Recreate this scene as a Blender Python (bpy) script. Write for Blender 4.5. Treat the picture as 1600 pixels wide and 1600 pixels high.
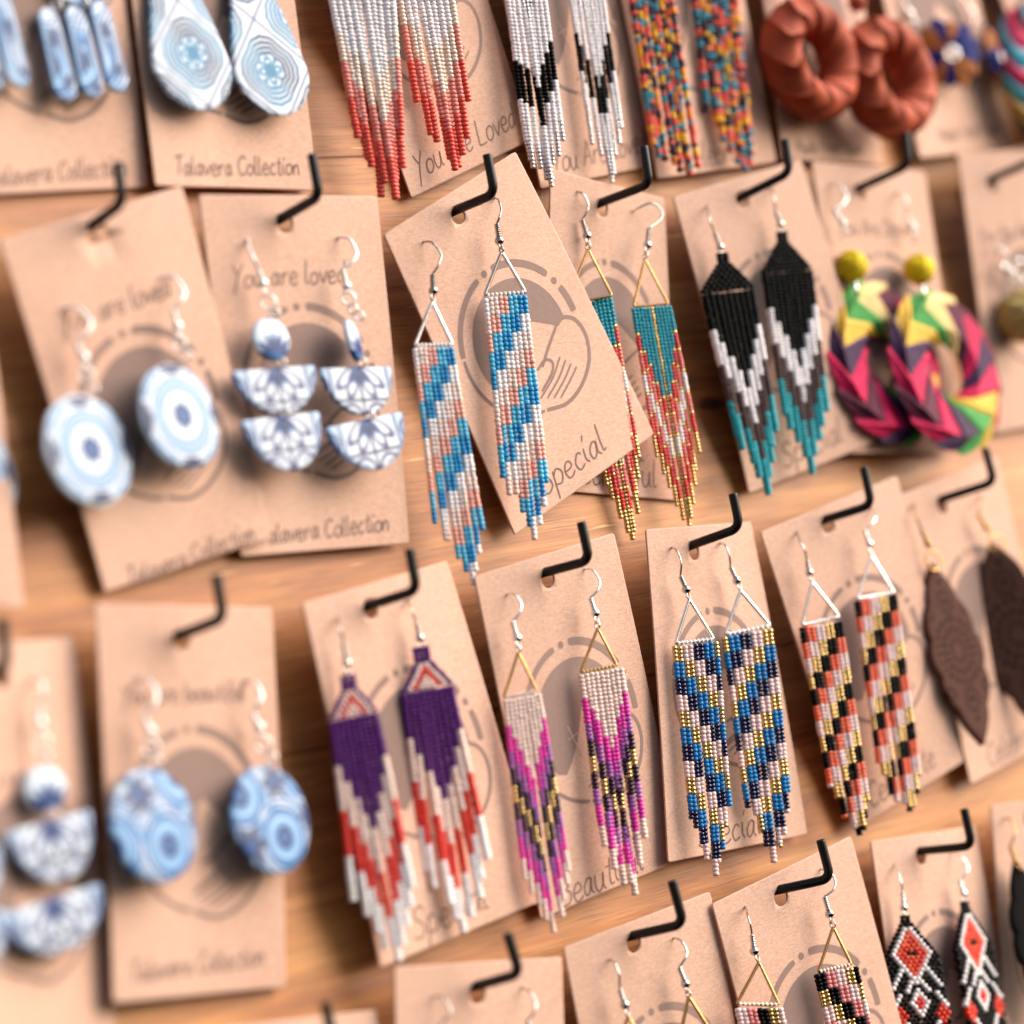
import bpy, bmesh, math, random
import numpy as np
from mathutils import Vector, Matrix

random.seed(7)
rng = np.random.default_rng(7)
for o in list(bpy.data.objects):
    bpy.data.objects.remove(o)
SC = bpy.context.scene
COL = SC.collection
MM = 0.001

# ------------------------------------------------------------------ camera, light, exposure
CAM_POS = np.array([-418.522, -537.878, -153.952])          # millimetres, board plane is XZ
CAM_R = np.array([0.70449747, -0.66616071, -0.24477177])
CAM_D = np.array([-0.11048354, 0.23774335, -0.96502409])
CAM_F = np.array([0.70105399, 0.70690028, 0.09388979])
FPX = 4530.786

cam_data = bpy.data.cameras.new('camera')
cam = bpy.data.objects.new('camera', cam_data)
COL.objects.link(cam)
m = Matrix.Identity(4)
for i in range(3):
    m[i][0], m[i][1], m[i][2], m[i][3] = CAM_R[i], -CAM_D[i], -CAM_F[i], CAM_POS[i] * MM
cam.matrix_world = m
cam_data.sensor_width = 36
cam_data.lens = FPX / 1600 * 36
cam_data.clip_start = 0.05
cam_data.clip_end = 50
cam_data.dof.use_dof = True
cam_data.dof.focus_distance = 0.778
cam_data.dof.aperture_fstop = 5.3
SC.camera = cam

SUN_DIR = Vector((1.0, -0.8, 0.6)).normalized()            # towards the light
world = bpy.data.worlds.new('World')
SC.world = world
world.use_nodes = True
wn = world.node_tree
wn.nodes.clear()
sky = wn.nodes.new('ShaderNodeTexSky')
sky.sky_type = 'NISHITA'
sky.sun_disc = False
sky.sun_elevation = math.asin(SUN_DIR.z)
sky.sun_rotation = math.atan2(SUN_DIR.x, SUN_DIR.y)
sky.air_density = 1.0
sky.dust_density = 2.0
sky.ozone_density = 0.6
bg = wn.nodes.new('ShaderNodeBackground')
bg.inputs['Strength'].default_value = 0.1
wo = wn.nodes.new('ShaderNodeOutputWorld')
wn.links.new(sky.outputs[0], bg.inputs[0])
wn.links.new(bg.outputs[0], wo.inputs[0])

sun_data = bpy.data.lights.new('sun', 'SUN')
sun_data.energy = 3.0
sun_data.angle = math.radians(60)
sun_data.color = (1.0, 0.93, 0.88)
sun = bpy.data.objects.new('sun', sun_data)
COL.objects.link(sun)
sun.rotation_euler = SUN_DIR.to_track_quat('Z', 'Y').to_euler()

SC.view_settings.view_transform = 'Standard'
SC.view_settings.look = 'None'
SC.view_settings.gamma = 1
SC.view_settings.exposure = 1.0
SC.cycles.max_bounces = 8

# ------------------------------------------------------------------ placing helpers
def ray(u, v):
    return CAM_R * ((u - 800) / FPX) + CAM_D * ((v - 800) / FPX) + CAM_F

def at(u, v, d):
    """point d mm in front of the reference plane of the board, seen at photo pixel u, v"""
    r = ray(u, v)
    return CAM_POS + r * ((-d - CAM_POS[1]) / r[1])

def unit(a):
    return a / np.linalg.norm(a)

def srgb(h):
    h = h.lstrip('#')
    c = [int(h[i:i + 2], 16) / 255 for i in (0, 2, 4)]
    return tuple(x / 12.92 if x <= 0.04045 else ((x + 0.055) / 1.055) ** 2.4 for x in c)

# ------------------------------------------------------------------ objects
def tag(o, label=None, cat=None, group=None, kind=None):
    if label: o['label'] = label
    if cat: o['category'] = cat
    if group: o['group'] = group
    if kind: o['kind'] = kind
    return o

ORG = {}
def thing(name, org, label, cat, group=None):
    o = bpy.data.objects.new(name, None)
    COL.objects.link(o)
    o.empty_display_size = 0.005
    o.location = [c * MM for c in org]
    ORG[o] = np.array(org, float)
    return tag(o, label, cat, group)

def obj(name, V, F, mats, parent=None, midx=None, smooth=True, colors=None, org=None):
    V = np.asarray(V, float)
    if parent is not None:
        org = ORG[parent]
    elif org is None:
        org = V.mean(0)
    org = np.asarray(org, float)
    me = bpy.data.meshes.new(name)
    me.from_pydata(((V - org) * MM).tolist(), [], F)
    if not isinstance(mats, (list, tuple)):
        mats = [mats]
    for mt in mats:
        me.materials.append(mt)
    if midx is not None:
        me.polygons.foreach_set('material_index', np.asarray(midx, np.int32))
    if smooth:
        me.polygons.foreach_set('use_smooth', [True] * len(me.polygons))
    if colors is not None:
        ca = me.color_attributes.new('print', 'FLOAT_COLOR', 'POINT')
        c4 = np.ones((len(V), 4), np.float32)
        c4[:, :3] = colors
        ca.data.foreach_set('color', c4.ravel())
    me.update()
    o = bpy.data.objects.new(name, me)
    COL.objects.link(o)
    if parent is not None:
        o.parent = parent
        ORG[o] = org
    else:
        o.location = (org * MM).tolist()
        ORG[o] = org
    return o

class Geo:
    def __init__(self):
        self.V, self.F, self.M, self.n = [], [], [], 0
    def add(self, V, F, mi=0):
        V = np.asarray(V, float)
        self.V.append(V)
        n = self.n
        self.F += [tuple(i + n for i in f) for f in F]
        self.M += [mi] * len(F)
        self.n += len(V)
    def build(self, name, mats, parent=None, smooth=True, **k):
        return obj(name, np.concatenate(self.V), self.F, mats, parent, self.M, smooth, **k)

def catmull(P, n=8):
    P = [np.asarray(p, float) for p in P]
    if len(P) < 3:
        return np.array(P)
    Q = [2 * P[0] - P[1]] + P + [2 * P[-1] - P[-2]]
    out = []
    for i in range(1, len(Q) - 2):
        a, b, c, d = Q[i - 1:i + 3]
        for k in range(n):
            t = k / n
            out.append(0.5 * (2 * b + (c - a) * t + (2 * a - 5 * b + 4 * c - d) * t * t + (3 * b - a - 3 * c + d) * t ** 3))
    out.append(P[-1])
    return np.array(out)

def frame_of(t):
    a = np.array([0, 1.0, 0]) if abs(t[1]) < 0.9 else np.array([1.0, 0, 0])
    e1 = unit(np.cross(t, a))
    return e1, np.cross(t, e1)

def tube(P, r, seg=8, closed=False, caps=True):
    P = np.asarray(P, float)
    n = len(P)
    r = np.full(n, r, float) if np.isscalar(r) else np.asarray(r, float)
    T = np.zeros_like(P)
    if closed:
        T = np.roll(P, -1, 0) - np.roll(P, 1, 0)
    else:
        T[1:-1] = P[2:] - P[:-2]
        T[0], T[-1] = P[1] - P[0], P[-1] - P[-2]
    T /= np.linalg.norm(T, axis=1)[:, None] + 1e-12
    e1, _ = frame_of(T[0])
    V = []
    for i in range(n):
        e1 = unit(e1 - T[i] * (e1 @ T[i]))
        e2 = np.cross(T[i], e1)
        for k in range(seg):
            a = 2 * math.pi * k / seg
            V.append(P[i] + r[i] * (math.cos(a) * e1 + math.sin(a) * e2))
    F = []
    for i in range(n if closed else n - 1):
        j = (i + 1) % n
        for k in range(seg):
            l = (k + 1) % seg
            F.append((i * seg + k, i * seg + l, j * seg + l, j * seg + k))
    if caps and not closed:
        F.append(tuple(range(seg))[::-1])
        F.append(tuple((n - 1) * seg + k for k in range(seg)))
    return V, F

def lathe(c, axis, prof, seg=12):
    """prof: (z, r) along axis from c"""
    axis = unit(axis)
    return tube([c + axis * z for z, _ in prof], [q for _, q in prof], seg)

def ball(c, r, seg=14, rings=9, axis=(0, 0, 1.0)):
    a = np.linspace(-math.pi / 2 * .97, math.pi / 2 * .97, rings)
    return lathe(np.asarray(c, float), np.asarray(axis, float), [(r * math.sin(t), r * math.cos(t)) for t in a], seg)

def torus(c, R, r, e1, e2, n=22, seg=8):
    a = np.linspace(0, 2 * math.pi, n, endpoint=False)
    return tube([c + R * (math.cos(t) * e1 + math.sin(t) * e2) for t in a], r, seg, closed=True)

# ------------------------------------------------------------------ materials
def nodes(name):
    mt = bpy.data.materials.new(name)
    mt.use_nodes = True
    nt = mt.node_tree
    return mt, nt, nt.nodes['Principled BSDF']

def N(nt, kind, **k):
    n = nt.nodes.new('ShaderNode' + kind)
    for a, b in k.items():
        setattr(n, a, b)
    return n

def plain(name, col, rough=0.4, metal=0.0, spec=0.5, coat=0.0, var=0.12, scale=900):
    mt, nt, b = nodes(name)
    c = srgb(col) if isinstance(col, str) else col
    tc = N(nt, 'TexCoord')
    ns = N(nt, 'TexNoise')
    ns.inputs['Scale'].default_value = scale
    ns.inputs['Detail'].default_value = 2
    nt.links.new(tc.outputs['Object'], ns.inputs['Vector'])
    mr = N(nt, 'MapRange')
    mr.inputs[1].default_value, mr.inputs[2].default_value = 0.3, 0.7
    mr.inputs[3].default_value, mr.inputs[4].default_value = 1 - var, 1 + var
    nt.links.new(ns.outputs[0], mr.inputs[0])
    mx = N(nt, 'VectorMath', operation='SCALE')
    mx.inputs[0].default_value = c
    nt.links.new(mr.outputs[0], mx.inputs['Scale'])
    nt.links.new(mx.outputs[0], b.inputs['Base Color'])
    b.inputs['Roughness'].default_value = rough
    b.inputs['Metallic'].default_value = metal
    b.inputs['Specular IOR Level'].default_value = spec
    b.inputs['Coat Weight'].default_value = coat
    b.inputs['Coat Roughness'].default_value = 0.12
    return mt

def kraft_material():
    mt, nt, b = nodes('kraft_card')
    tc = N(nt, 'TexCoord')
    oi = N(nt, 'ObjectInfo')
    n1 = N(nt, 'TexNoise'); n1.inputs['Scale'].default_value = 1500; n1.inputs['Detail'].default_value = 3
    n2 = N(nt, 'TexNoise'); n2.inputs['Scale'].default_value = 25; n2.inputs['Detail'].default_value = 1
    mp = N(nt, 'Mapping'); mp.inputs['Scale'].default_value = (500, 500, 2500)
    n3 = N(nt, 'TexNoise'); n3.inputs['Scale'].default_value = 1; n3.inputs['Detail'].default_value = 4
    for n in (n1, n2):
        nt.links.new(tc.outputs['Object'], n.inputs['Vector'])
    nt.links.new(tc.outputs['Object'], mp.inputs['Vector'])
    nt.links.new(mp.outputs[0], n3.inputs['Vector'])
    ad = N(nt, 'Math', operation='ADD'); nt.links.new(n1.outputs[0], ad.inputs[0]); nt.links.new(n3.outputs[0], ad.inputs[1])
    ad2 = N(nt, 'Math', operation='ADD'); nt.links.new(ad.outputs[0], ad2.inputs[0]); nt.links.new(n2.outputs[0], ad2.inputs[1])
    cr = N(nt, 'ValToRGB')
    cr.color_ramp.elements[0].position = 0.36; cr.color_ramp.elements[0].color = (*srgb(KRAFT_DARK), 1)
    cr.color_ramp.elements[1].position = 0.62; cr.color_ramp.elements[1].color = (*srgb(KRAFT_LIGHT), 1)
    dv = N(nt, 'Math', operation='DIVIDE'); dv.inputs[1].default_value = 3
    nt.links.new(ad2.outputs[0], dv.inputs[0]); nt.links.new(dv.outputs[0], cr.inputs[0])
    mr = N(nt, 'MapRange'); mr.inputs[3].default_value = 0.90; mr.inputs[4].default_value = 1.06
    nt.links.new(oi.outputs['Random'], mr.inputs[0])
    sc = N(nt, 'VectorMath', operation='SCALE'); nt.links.new(cr.outputs[0], sc.inputs[0]); nt.links.new(mr.outputs[0], sc.inputs['Scale'])
    nt.links.new(sc.outputs[0], b.inputs['Base Color'])
    b.inputs['Roughness'].default_value = 0.75
    b.inputs['Specular IOR Level'].default_value = 0.3
    bp = N(nt, 'Bump'); bp.inputs['Strength'].default_value = 0.12; bp.inputs['Distance'].default_value = 0.0004
    nt.links.new(ad.outputs[0], bp.inputs['Height']); nt.links.new(bp.outputs[0], b.inputs['Normal'])
    return mt

def wood_material(knots):
    mt, nt, b = nodes('pine_wood')
    gm = N(nt, 'NewGeometry')
    oi = N(nt, 'ObjectInfo')
    cx = N(nt, 'CombineXYZ')
    ml = N(nt, 'Math', operation='MULTIPLY'); ml.inputs[1].default_value = 3.7
    nt.links.new(oi.outputs['Random'], ml.inputs[0]); nt.links.new(ml.outputs[0], cx.inputs[1])
    av = N(nt, 'VectorMath', operation='ADD')
    nt.links.new(gm.outputs['Position'], av.inputs[0]); nt.links.new(cx.outputs[0], av.inputs[1])
    def noise(scale, detail=4, sc=1.0, dist=0.0):
        mp = N(nt, 'Mapping'); mp.inputs['Scale'].default_value = scale
        mp.inputs['Rotation'].default_value = (0, math.radians(2.0), 0)
        n = N(nt, 'TexNoise'); n.inputs['Scale'].default_value = sc; n.inputs['Detail'].default_value = detail
        n.inputs['Distortion'].default_value = dist
        nt.links.new(av.outputs[0], mp.inputs[0]); nt.links.new(mp.outputs[0], n.inputs['Vector'])
        return n.outputs[0]
    big = noise((5, 20, 26), 3, 1, 1.2)
    mid = noise((14, 200, 230), 4, 1, 0.6)
    fine = noise((60, 900, 1600), 3, 1, 0.2)
    cr = N(nt, 'ValToRGB')
    e = cr.color_ramp.elements
    e[0].position, e[0].color = 0.30, (*srgb('#85451e'), 1)
    e[1].position, e[1].color = 0.72, (*srgb('#cb9050'), 1)
    e.new(0.5).color = (*srgb('#af6f39'), 1)
    m1 = N(nt, 'Math', operation='MULTIPLY_ADD'); m1.inputs[1].default_value = 0.5
    nt.links.new(mid, m1.inputs[0])
    m2 = N(nt, 'Math', operation='MULTIPLY'); m2.inputs[1].default_value = 0.5
    nt.links.new(big, m2.inputs[0]); nt.links.new(m2.outputs[0], m1.inputs[2])
    nt.links.new(m1.outputs[0], cr.inputs[0])
    lines = noise((22, 420, 620), 5, 1, 0.4)
    rl = N(nt, 'MapRange'); rl.inputs[1].default_value, rl.inputs[2].default_value = 0.35, 0.65
    rl.inputs[3].default_value, rl.inputs[4].default_value = 0.84, 1.1
    nt.links.new(lines, rl.inputs[0])
    gl = N(nt, 'VectorMath', operation='SCALE'); nt.links.new(cr.outputs[0], gl.inputs[0]); nt.links.new(rl.outputs[0], gl.inputs['Scale'])
    # fine dark pores and pale flecks along the grain
    r1 = N(nt, 'MapRange'); r1.inputs[1].default_value, r1.inputs[2].default_value = 0.52, 0.70
    r1.inputs[3].default_value, r1.inputs[4].default_value = 1.0, 0.62
    nt.links.new(fine, r1.inputs[0])
    sc = N(nt, 'VectorMath', operation='SCALE'); nt.links.new(gl.outputs[0], sc.inputs[0]); nt.links.new(r1.outputs[0], sc.inputs['Scale'])
    fl = noise((45, 700, 900), 2, 1, 0)
    r2 = N(nt, 'MapRange'); r2.inputs[1].default_value, r2.inputs[2].default_value = 0.72, 0.78
    nt.links.new(fl, r2.inputs[0])
    mx = N(nt, 'MixRGB'); mx.inputs[2].default_value = (*srgb('#e2b070'), 1)
    nt.links.new(r2.outputs[0], mx.inputs[0]); nt.links.new(sc.outputs[0], mx.inputs[1])
    last = mx.outputs[0]
    for (kx, kz, ka, kb, rot) in knots:                                   # knots: dark eyes in the wood
        mp = N(nt, 'Mapping'); mp.vector_type = 'TEXTURE'
        mp.inputs['Location'].default_value = (kx * MM, 0, kz * MM)
        mp.inputs['Rotation'].default_value = (0, rot, 0)
        mp.inputs['Scale'].default_value = (ka * MM, 1000, kb * MM)
        nn = N(nt, 'TexNoise'); nn.inputs['Scale'].default_value = 160
        nt.links.new(gm.outputs['Position'], nn.inputs['Vector'])
        nt.links.new(gm.outputs['Position'], mp.inputs[0])
        ln = N(nt, 'VectorMath', operation='LENGTH'); nt.links.new(mp.outputs[0], ln.inputs[0])
        ad = N(nt, 'Math', operation='ADD'); nt.links.new(ln.outputs['Value'], ad.inputs[0]); nt.links.new(nn.outputs[0], ad.inputs[1])
        rr = N(nt, 'MapRange'); rr.inputs[1].default_value, rr.inputs[2].default_value = 1.05, 1.75
        rr.inputs[3].default_value, rr.inputs[4].default_value = 0.95, 0.0
        nt.links.new(ad.outputs[0], rr.inputs[0])
        mk = N(nt, 'MixRGB'); mk.inputs[2].default_value = (*srgb('#4a2018'), 1)
        nt.links.new(rr.outputs[0], mk.inputs[0]); nt.links.new(last, mk.inputs[1])
        last = mk.outputs[0]
    nt.links.new(last, b.inputs['Base Color'])
    b.inputs['Roughness'].default_value = 0.5
    b.inputs['Specular IOR Level'].default_value = 0.4
    bp = N(nt, 'Bump'); bp.inputs['Strength'].default_value = 0.25; bp.inputs['Distance'].default_value = 0.0004
    nt.links.new(fine, bp.inputs['Height']); nt.links.new(bp.outputs[0], b.inputs['Normal'])
    return mt

def print_material(name='printed_clay', rough=0.42, spec=0.25):
    mt, nt, b = nodes(name)
    a = N(nt, 'VertexColor'); a.layer_name = 'print'
    tc = N(nt, 'TexCoord')
    n1 = N(nt, 'TexNoise'); n1.inputs['Scale'].default_value = 300
    nt.links.new(tc.outputs['Object'], n1.inputs['Vector'])
    mr = N(nt, 'MapRange'); mr.inputs[3].default_value, mr.inputs[4].default_value = 0.86, 1.1
    nt.links.new(n1.outputs[0], mr.inputs[0])
    sc = N(nt, 'VectorMath', operation='SCALE'); nt.links.new(a.outputs[0], sc.inputs[0]); nt.links.new(mr.outputs[0], sc.inputs['Scale'])
    nt.links.new(sc.outputs[0], b.inputs['Base Color'])
    b.inputs['Roughness'].default_value = rough
    b.inputs['Specular IOR Level'].default_value = spec
    return mt

KRAFT_DARK, KRAFT_LIGHT = '#b68d78', '#d4ad97'
M = {}
M['kraft'] = kraft_material()
M['ink'] = plain('grey_print', '#846a60', 0.8, var=0.05)
M['pen'] = plain('handwriting_print', '#755a50', 0.8, var=0.05)
M['peg'] = plain('black_powder_coat', '#0d0908', 0.42, spec=0.3)
M['steel'] = plain('steel_wire', '#c9c3bd', 0.16, 1.0)
M['darksteel'] = plain('dull_steel', '#a9a29b', 0.25, 1.0)
M['silver'] = plain('bright_silver', '#f1ece8', 0.22, 1.0)
M['whitewire'] = plain('pale_silver_wire', '#f2ebe6', 0.35, 0.6)
M['gold'] = plain('gold_brass', '#c0945c', 0.25, 1.0)
M['copper'] = plain('copper_wire', '#c98a5c', 0.25, 1.0)
M['clay'] = print_material()
M['carved_wood'] = print_material('carved_wood', 0.8, 0.06)
M['thread'] = plain('thread', '#f3e9dd', 0.8)
M['goldthread'] = plain('gold_thread', '#c9a566', 0.6)
BEADS = dict(W='#f6efec', L='#f5dace', P='#f5b09f', S='#5cbbdc', B='#2690c6', T='#1a93a3', R='#dd3d36', K='#0b090c',
             p='#e77a72', E='#5b4846', C='#f1d4c6', U='#58266a', r='#e0392e', H='#e53aa6', I='#a55fa8', D='#331229',
             N='#11154a', b='#1a78b6', q='#eccdc8', O='#ea6848', k='#e88a86', t='#23a3ad', o='#e2481c', x='#d9221c',
             s='#ec9285', m='#e3584a', y='#f2b418', a='#2b8ca3', n='#3c2032', c='#ea5b4b', V='#f5eeee', w='#f5eeee')
for key, col in BEADS.items():
    M['bead_' + key] = plain('bead_' + key, col, 0.34 if key not in 'RTtUKE' else 0.45, spec=0.35 if key not in 'KEU' else 0.12, var=0.08, scale=500)
M['bead_G'] = plain('bead_gold', '#d8b678', 0.27, 0.9)
M['bead_A'] = plain('bead_silver_lined', '#d9d5d6', 0.2, 0.85)
M['bead_Y'] = plain('bead_cream_pearl', '#f3decd', 0.24, 0.1)
M['bead_N'] = plain('bead_navy_glass', '#10123f', 0.12, 0.3, coat=0.5)
M['bead_K'] = plain('bead_black_glass', '#070607', 0.4, spec=0.1)
M['bead_D'] = plain('bead_plum', '#321128', 0.25)

# ------------------------------------------------------------------ the wooden board (setting behind the cards)
BOARD_Y = 7.8
kn = at(1112, 632, -BOARD_Y)
kn2 = at(150, 880, -BOARD_Y)
M['wood'] = wood_material([(kn[0], kn[2], 6.5, 2.1, 0.05), (kn[0] + 60, kn[2] - 210, 4, 2, 0.1), (-120, -40, 6, 3, 0)])
board = thing('display_board', (180, BOARD_Y, -90), 'varnished pine board of wide horizontal planks behind all the cards', 'board')
seam = at(540, 246, -BOARD_Y)[2]
def plank(z0, z1):
    bm = bmesh.new()
    bmesh.ops.create_cube(bm, size=1)
    for v in bm.verts:
        v.co = Vector(((v.co.x * 980 + 190) , (v.co.y * 14 + BOARD_Y + 7), (v.co.z * (z1 - z0) + (z0 + z1) / 2)))
    bmesh.ops.bevel(bm, geom=list(bm.edges), offset=0.35, segments=2, affect='EDGES')
    V = [tuple(v.co) for v in bm.verts]
    F = [tuple(v.index for v in f.verts) for f in bm.faces]
    bm.verts.index_update()
    F = [tuple(v.index for v in f.verts) for f in bm.faces]
    bm.free()
    return obj('plank', V, F, M['wood'], board, smooth=False)
edges = [seam + 300, seam + 150, seam, seam - 150, seam - 300, seam - 450]
for a, b in zip(edges[1:], edges[:-1]):
    plank(a + 0.06, b - 0.06)

# ------------------------------------------------------------------ kraft cards
CARD = {
    'A': [(-23.4, -6.4, 101.9), (31.6, -4.9, 102.3), (26.9, 6.4, 11.8), (-27.3, 4.9, 11.1)],
    'B': [(33.1, -4.3, 101.8), (87.7, -2.5, 99.1), (79.6, 4.3, 8.5), (26.2, 2.5, 11.0)],
    'C': [(90.0, -4.2, 92.3), (144.4, -4.6, 108.2), (163.0, 4.1, 20.6), (112.1, 4.6, 5.4)],
    'D': [(156.8, -6.5, 96.4), (209.7, -3.1, 102.3), (213.8, 6.5, 12.4), (160.1, 3.1, 5.8)],
    'E': [(207.9, -3.6, 98.0), (263.7, -3.3, 101.6), (264.6, 3.6, 11.0), (209.3, 3.3, 7.3)],
    'F': [(275.6, -5.4, 102.4), (328.6, -2.2, 99.6), (318.6, 5.4, 9.1), (266.2, 2.2, 11.5)],
    'G': [(331.3, -3.1, 100.3), (385.5, -1.2, 102.8), (386.6, 3.1, 12.4), (332.7, 1.2, 9.6)],
    'H': [(394.7, 0.0, 104.0), (450.4, -0.0, 110.2), (460.4, -0.0, 20.8), (404.7, 0.0, 14.5)],
    'cm': [(-80.0, 5.1, 10.8), (-26.5, 5.6, -4.0), (-45.4, -4.9, -87.8), (-99.5, -5.5, -72.9)],
    'c0': [(-28.2, -4.5, -2.6), (26.2, -7.1, 7.8), (34.8, 1.9, -79.3), (-15.6, 4.5, -85.7)],
    'c1': [(33.6, -3.7, 6.4), (91.1, -4.5, 3.7), (80.4, 3.9, -85.9), (26.4, 4.7, -82.4)],
    'c2': [(91.9, -2.8, -6.1), (143.8, -6.4, 13.9), (175.9, -0.5, -67.2), (117.2, 3.2, -88.3)],
    'c3': [(160.1, -2.0, 9.9), (205.0, -0.6, 0.2), (187.7, 6.8, -86.0), (137.1, 6.5, -77.2)],
    'c4': [(206.9, -2.7, 0.0), (263.7, -6.3, 8.6), (275.3, 0.6, -78.1), (214.3, 4.2, -87.3)],
    'c5': [(273.1, -2.8, 8.8), (328.2, -2.2, 4.1), (316.5, 2.9, -85.4), (261.6, 2.4, -80.6)],
    'c6': [(344.5, -4.7, 8.8), (401.2, -5.2, 9.7), (394.3, 4.7, -80.2), (338.0, 5.2, -80.9)],
    'r2cm': [(-77.0, -8.4, -92.6), (-29.7, 1.0, -95.1), (-39.3, 7.6, -187.5), (-86.6, -1.8, -185.1)],
    'r2c0': [(-26.3, -5.1, -89.1), (26.7, -1.7, -96.6), (9.3, 5.3, -184.7), (-41.6, 1.9, -177.2)],
    'r2c1': [(34.2, -4.4, -97.1), (85.3, -3.0, -92.7), (94.1, 1.9, -182.0), (34.6, 0.4, -186.4)],
    'r2c2': [(91.8, -4.5, -97.9), (146.4, -4.2, -92.9), (150.1, 4.5, -182.0), (93.4, 4.2, -186.5)],
    'r2c3': [(156.8, -6.2, -93.7), (203.1, -3.2, -96.2), (200.7, 3.8, -185.2), (140.4, 0.9, -181.7)],
    'r2c4': [(204.6, -4.4, -99.7), (267.9, -7.2, -90.6), (270.9, -1.4, -177.5), (220.1, 3.4, -187.9)],
    'r2c5': [(271.3, -4.4, -96.0), (325.1, -2.5, -89.2), (330.3, 4.5, -178.0), (276.6, 2.5, -184.8)],
    'r3c0': [(-25.2, 0.4, -187.7), (30.0, 0.5, -195.5), (18.0, -0.4, -284.7), (-37.5, -0.5, -276.8)],
    'r3c1': [(34.8, -4.4, -186.9), (89.5, -3.9, -196.5), (69.6, 4.4, -283.5), (15.0, 3.9, -273.8)],
    'r3c2': [(91.0, -3.8, -194.4), (147.7, -4.3, -191.8), (147.1, 3.7, -280.3), (90.7, 4.3, -282.7)],
    'r3c3': [(146.1, -5.4, -195.0), (203.6, -9.0, -188.3), (211.3, -2.5, -276.6), (152.8, 1.1, -282.7)],
    'r3c4': [(218.8, -2.7, -191.7), (269.8, -0.4, -196.5), (259.6, 2.8, -285.6), (205.9, 0.4, -280.7)],
    'r3c5': [(273.9, -4.8, -191.8), (329.3, -4.4, -197.9), (312.5, 4.8, -285.4), (257.3, 4.4, -279.2)],
}

CARD = {k: np.array(v) for k, v in CARD.items()}

def card_plane(k):
    c = CARD[k]
    n = unit(np.cross(c[2] - c[0], c[1] - c[3]))
    if n[1] > 0: n = -n
    return c.mean(0), n

def on(k, u, v, off=0.0):
    """point off mm in front of card k at photo pixel u, v"""
    p, n = card_plane(k)
    r = ray(u, v)
    return CAM_POS + r * (((p - CAM_POS) @ n + off) / (r @ n))

def card_d(k, u, v):
    return -on(k, u, v)[1]

def to_uv(k, P):
    c = CARD[k]
    u, v = 0.5, 0.5
    for _ in range(20):
        Q = bil(c, u, v)
        du, dv = bil(c, u + .01, v) - Q, bil(c, u, v + .01) - Q
        A = np.stack([du, dv], 1) / .01
        s = np.linalg.lstsq(A, P - Q, rcond=None)[0]
        u, v = u + s[0], v + s[1]
    return u, v

def bil(c, u, v):
    return c[0] * (1 - u) * (1 - v) + c[1] * u * (1 - v) + c[2] * u * v + c[3] * (1 - u) * v

BOW = {}
def cpos(k, u, v, off=0.0):
    n = card_plane(k)[1]
    return bil(CARD[k], u, v) + n * (off + BOW.get(k, 0) * (4 * v * (1 - v) - 0.35) + BOW.get(k, 0) * 0.5 * (4 * u * (1 - u)))

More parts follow.
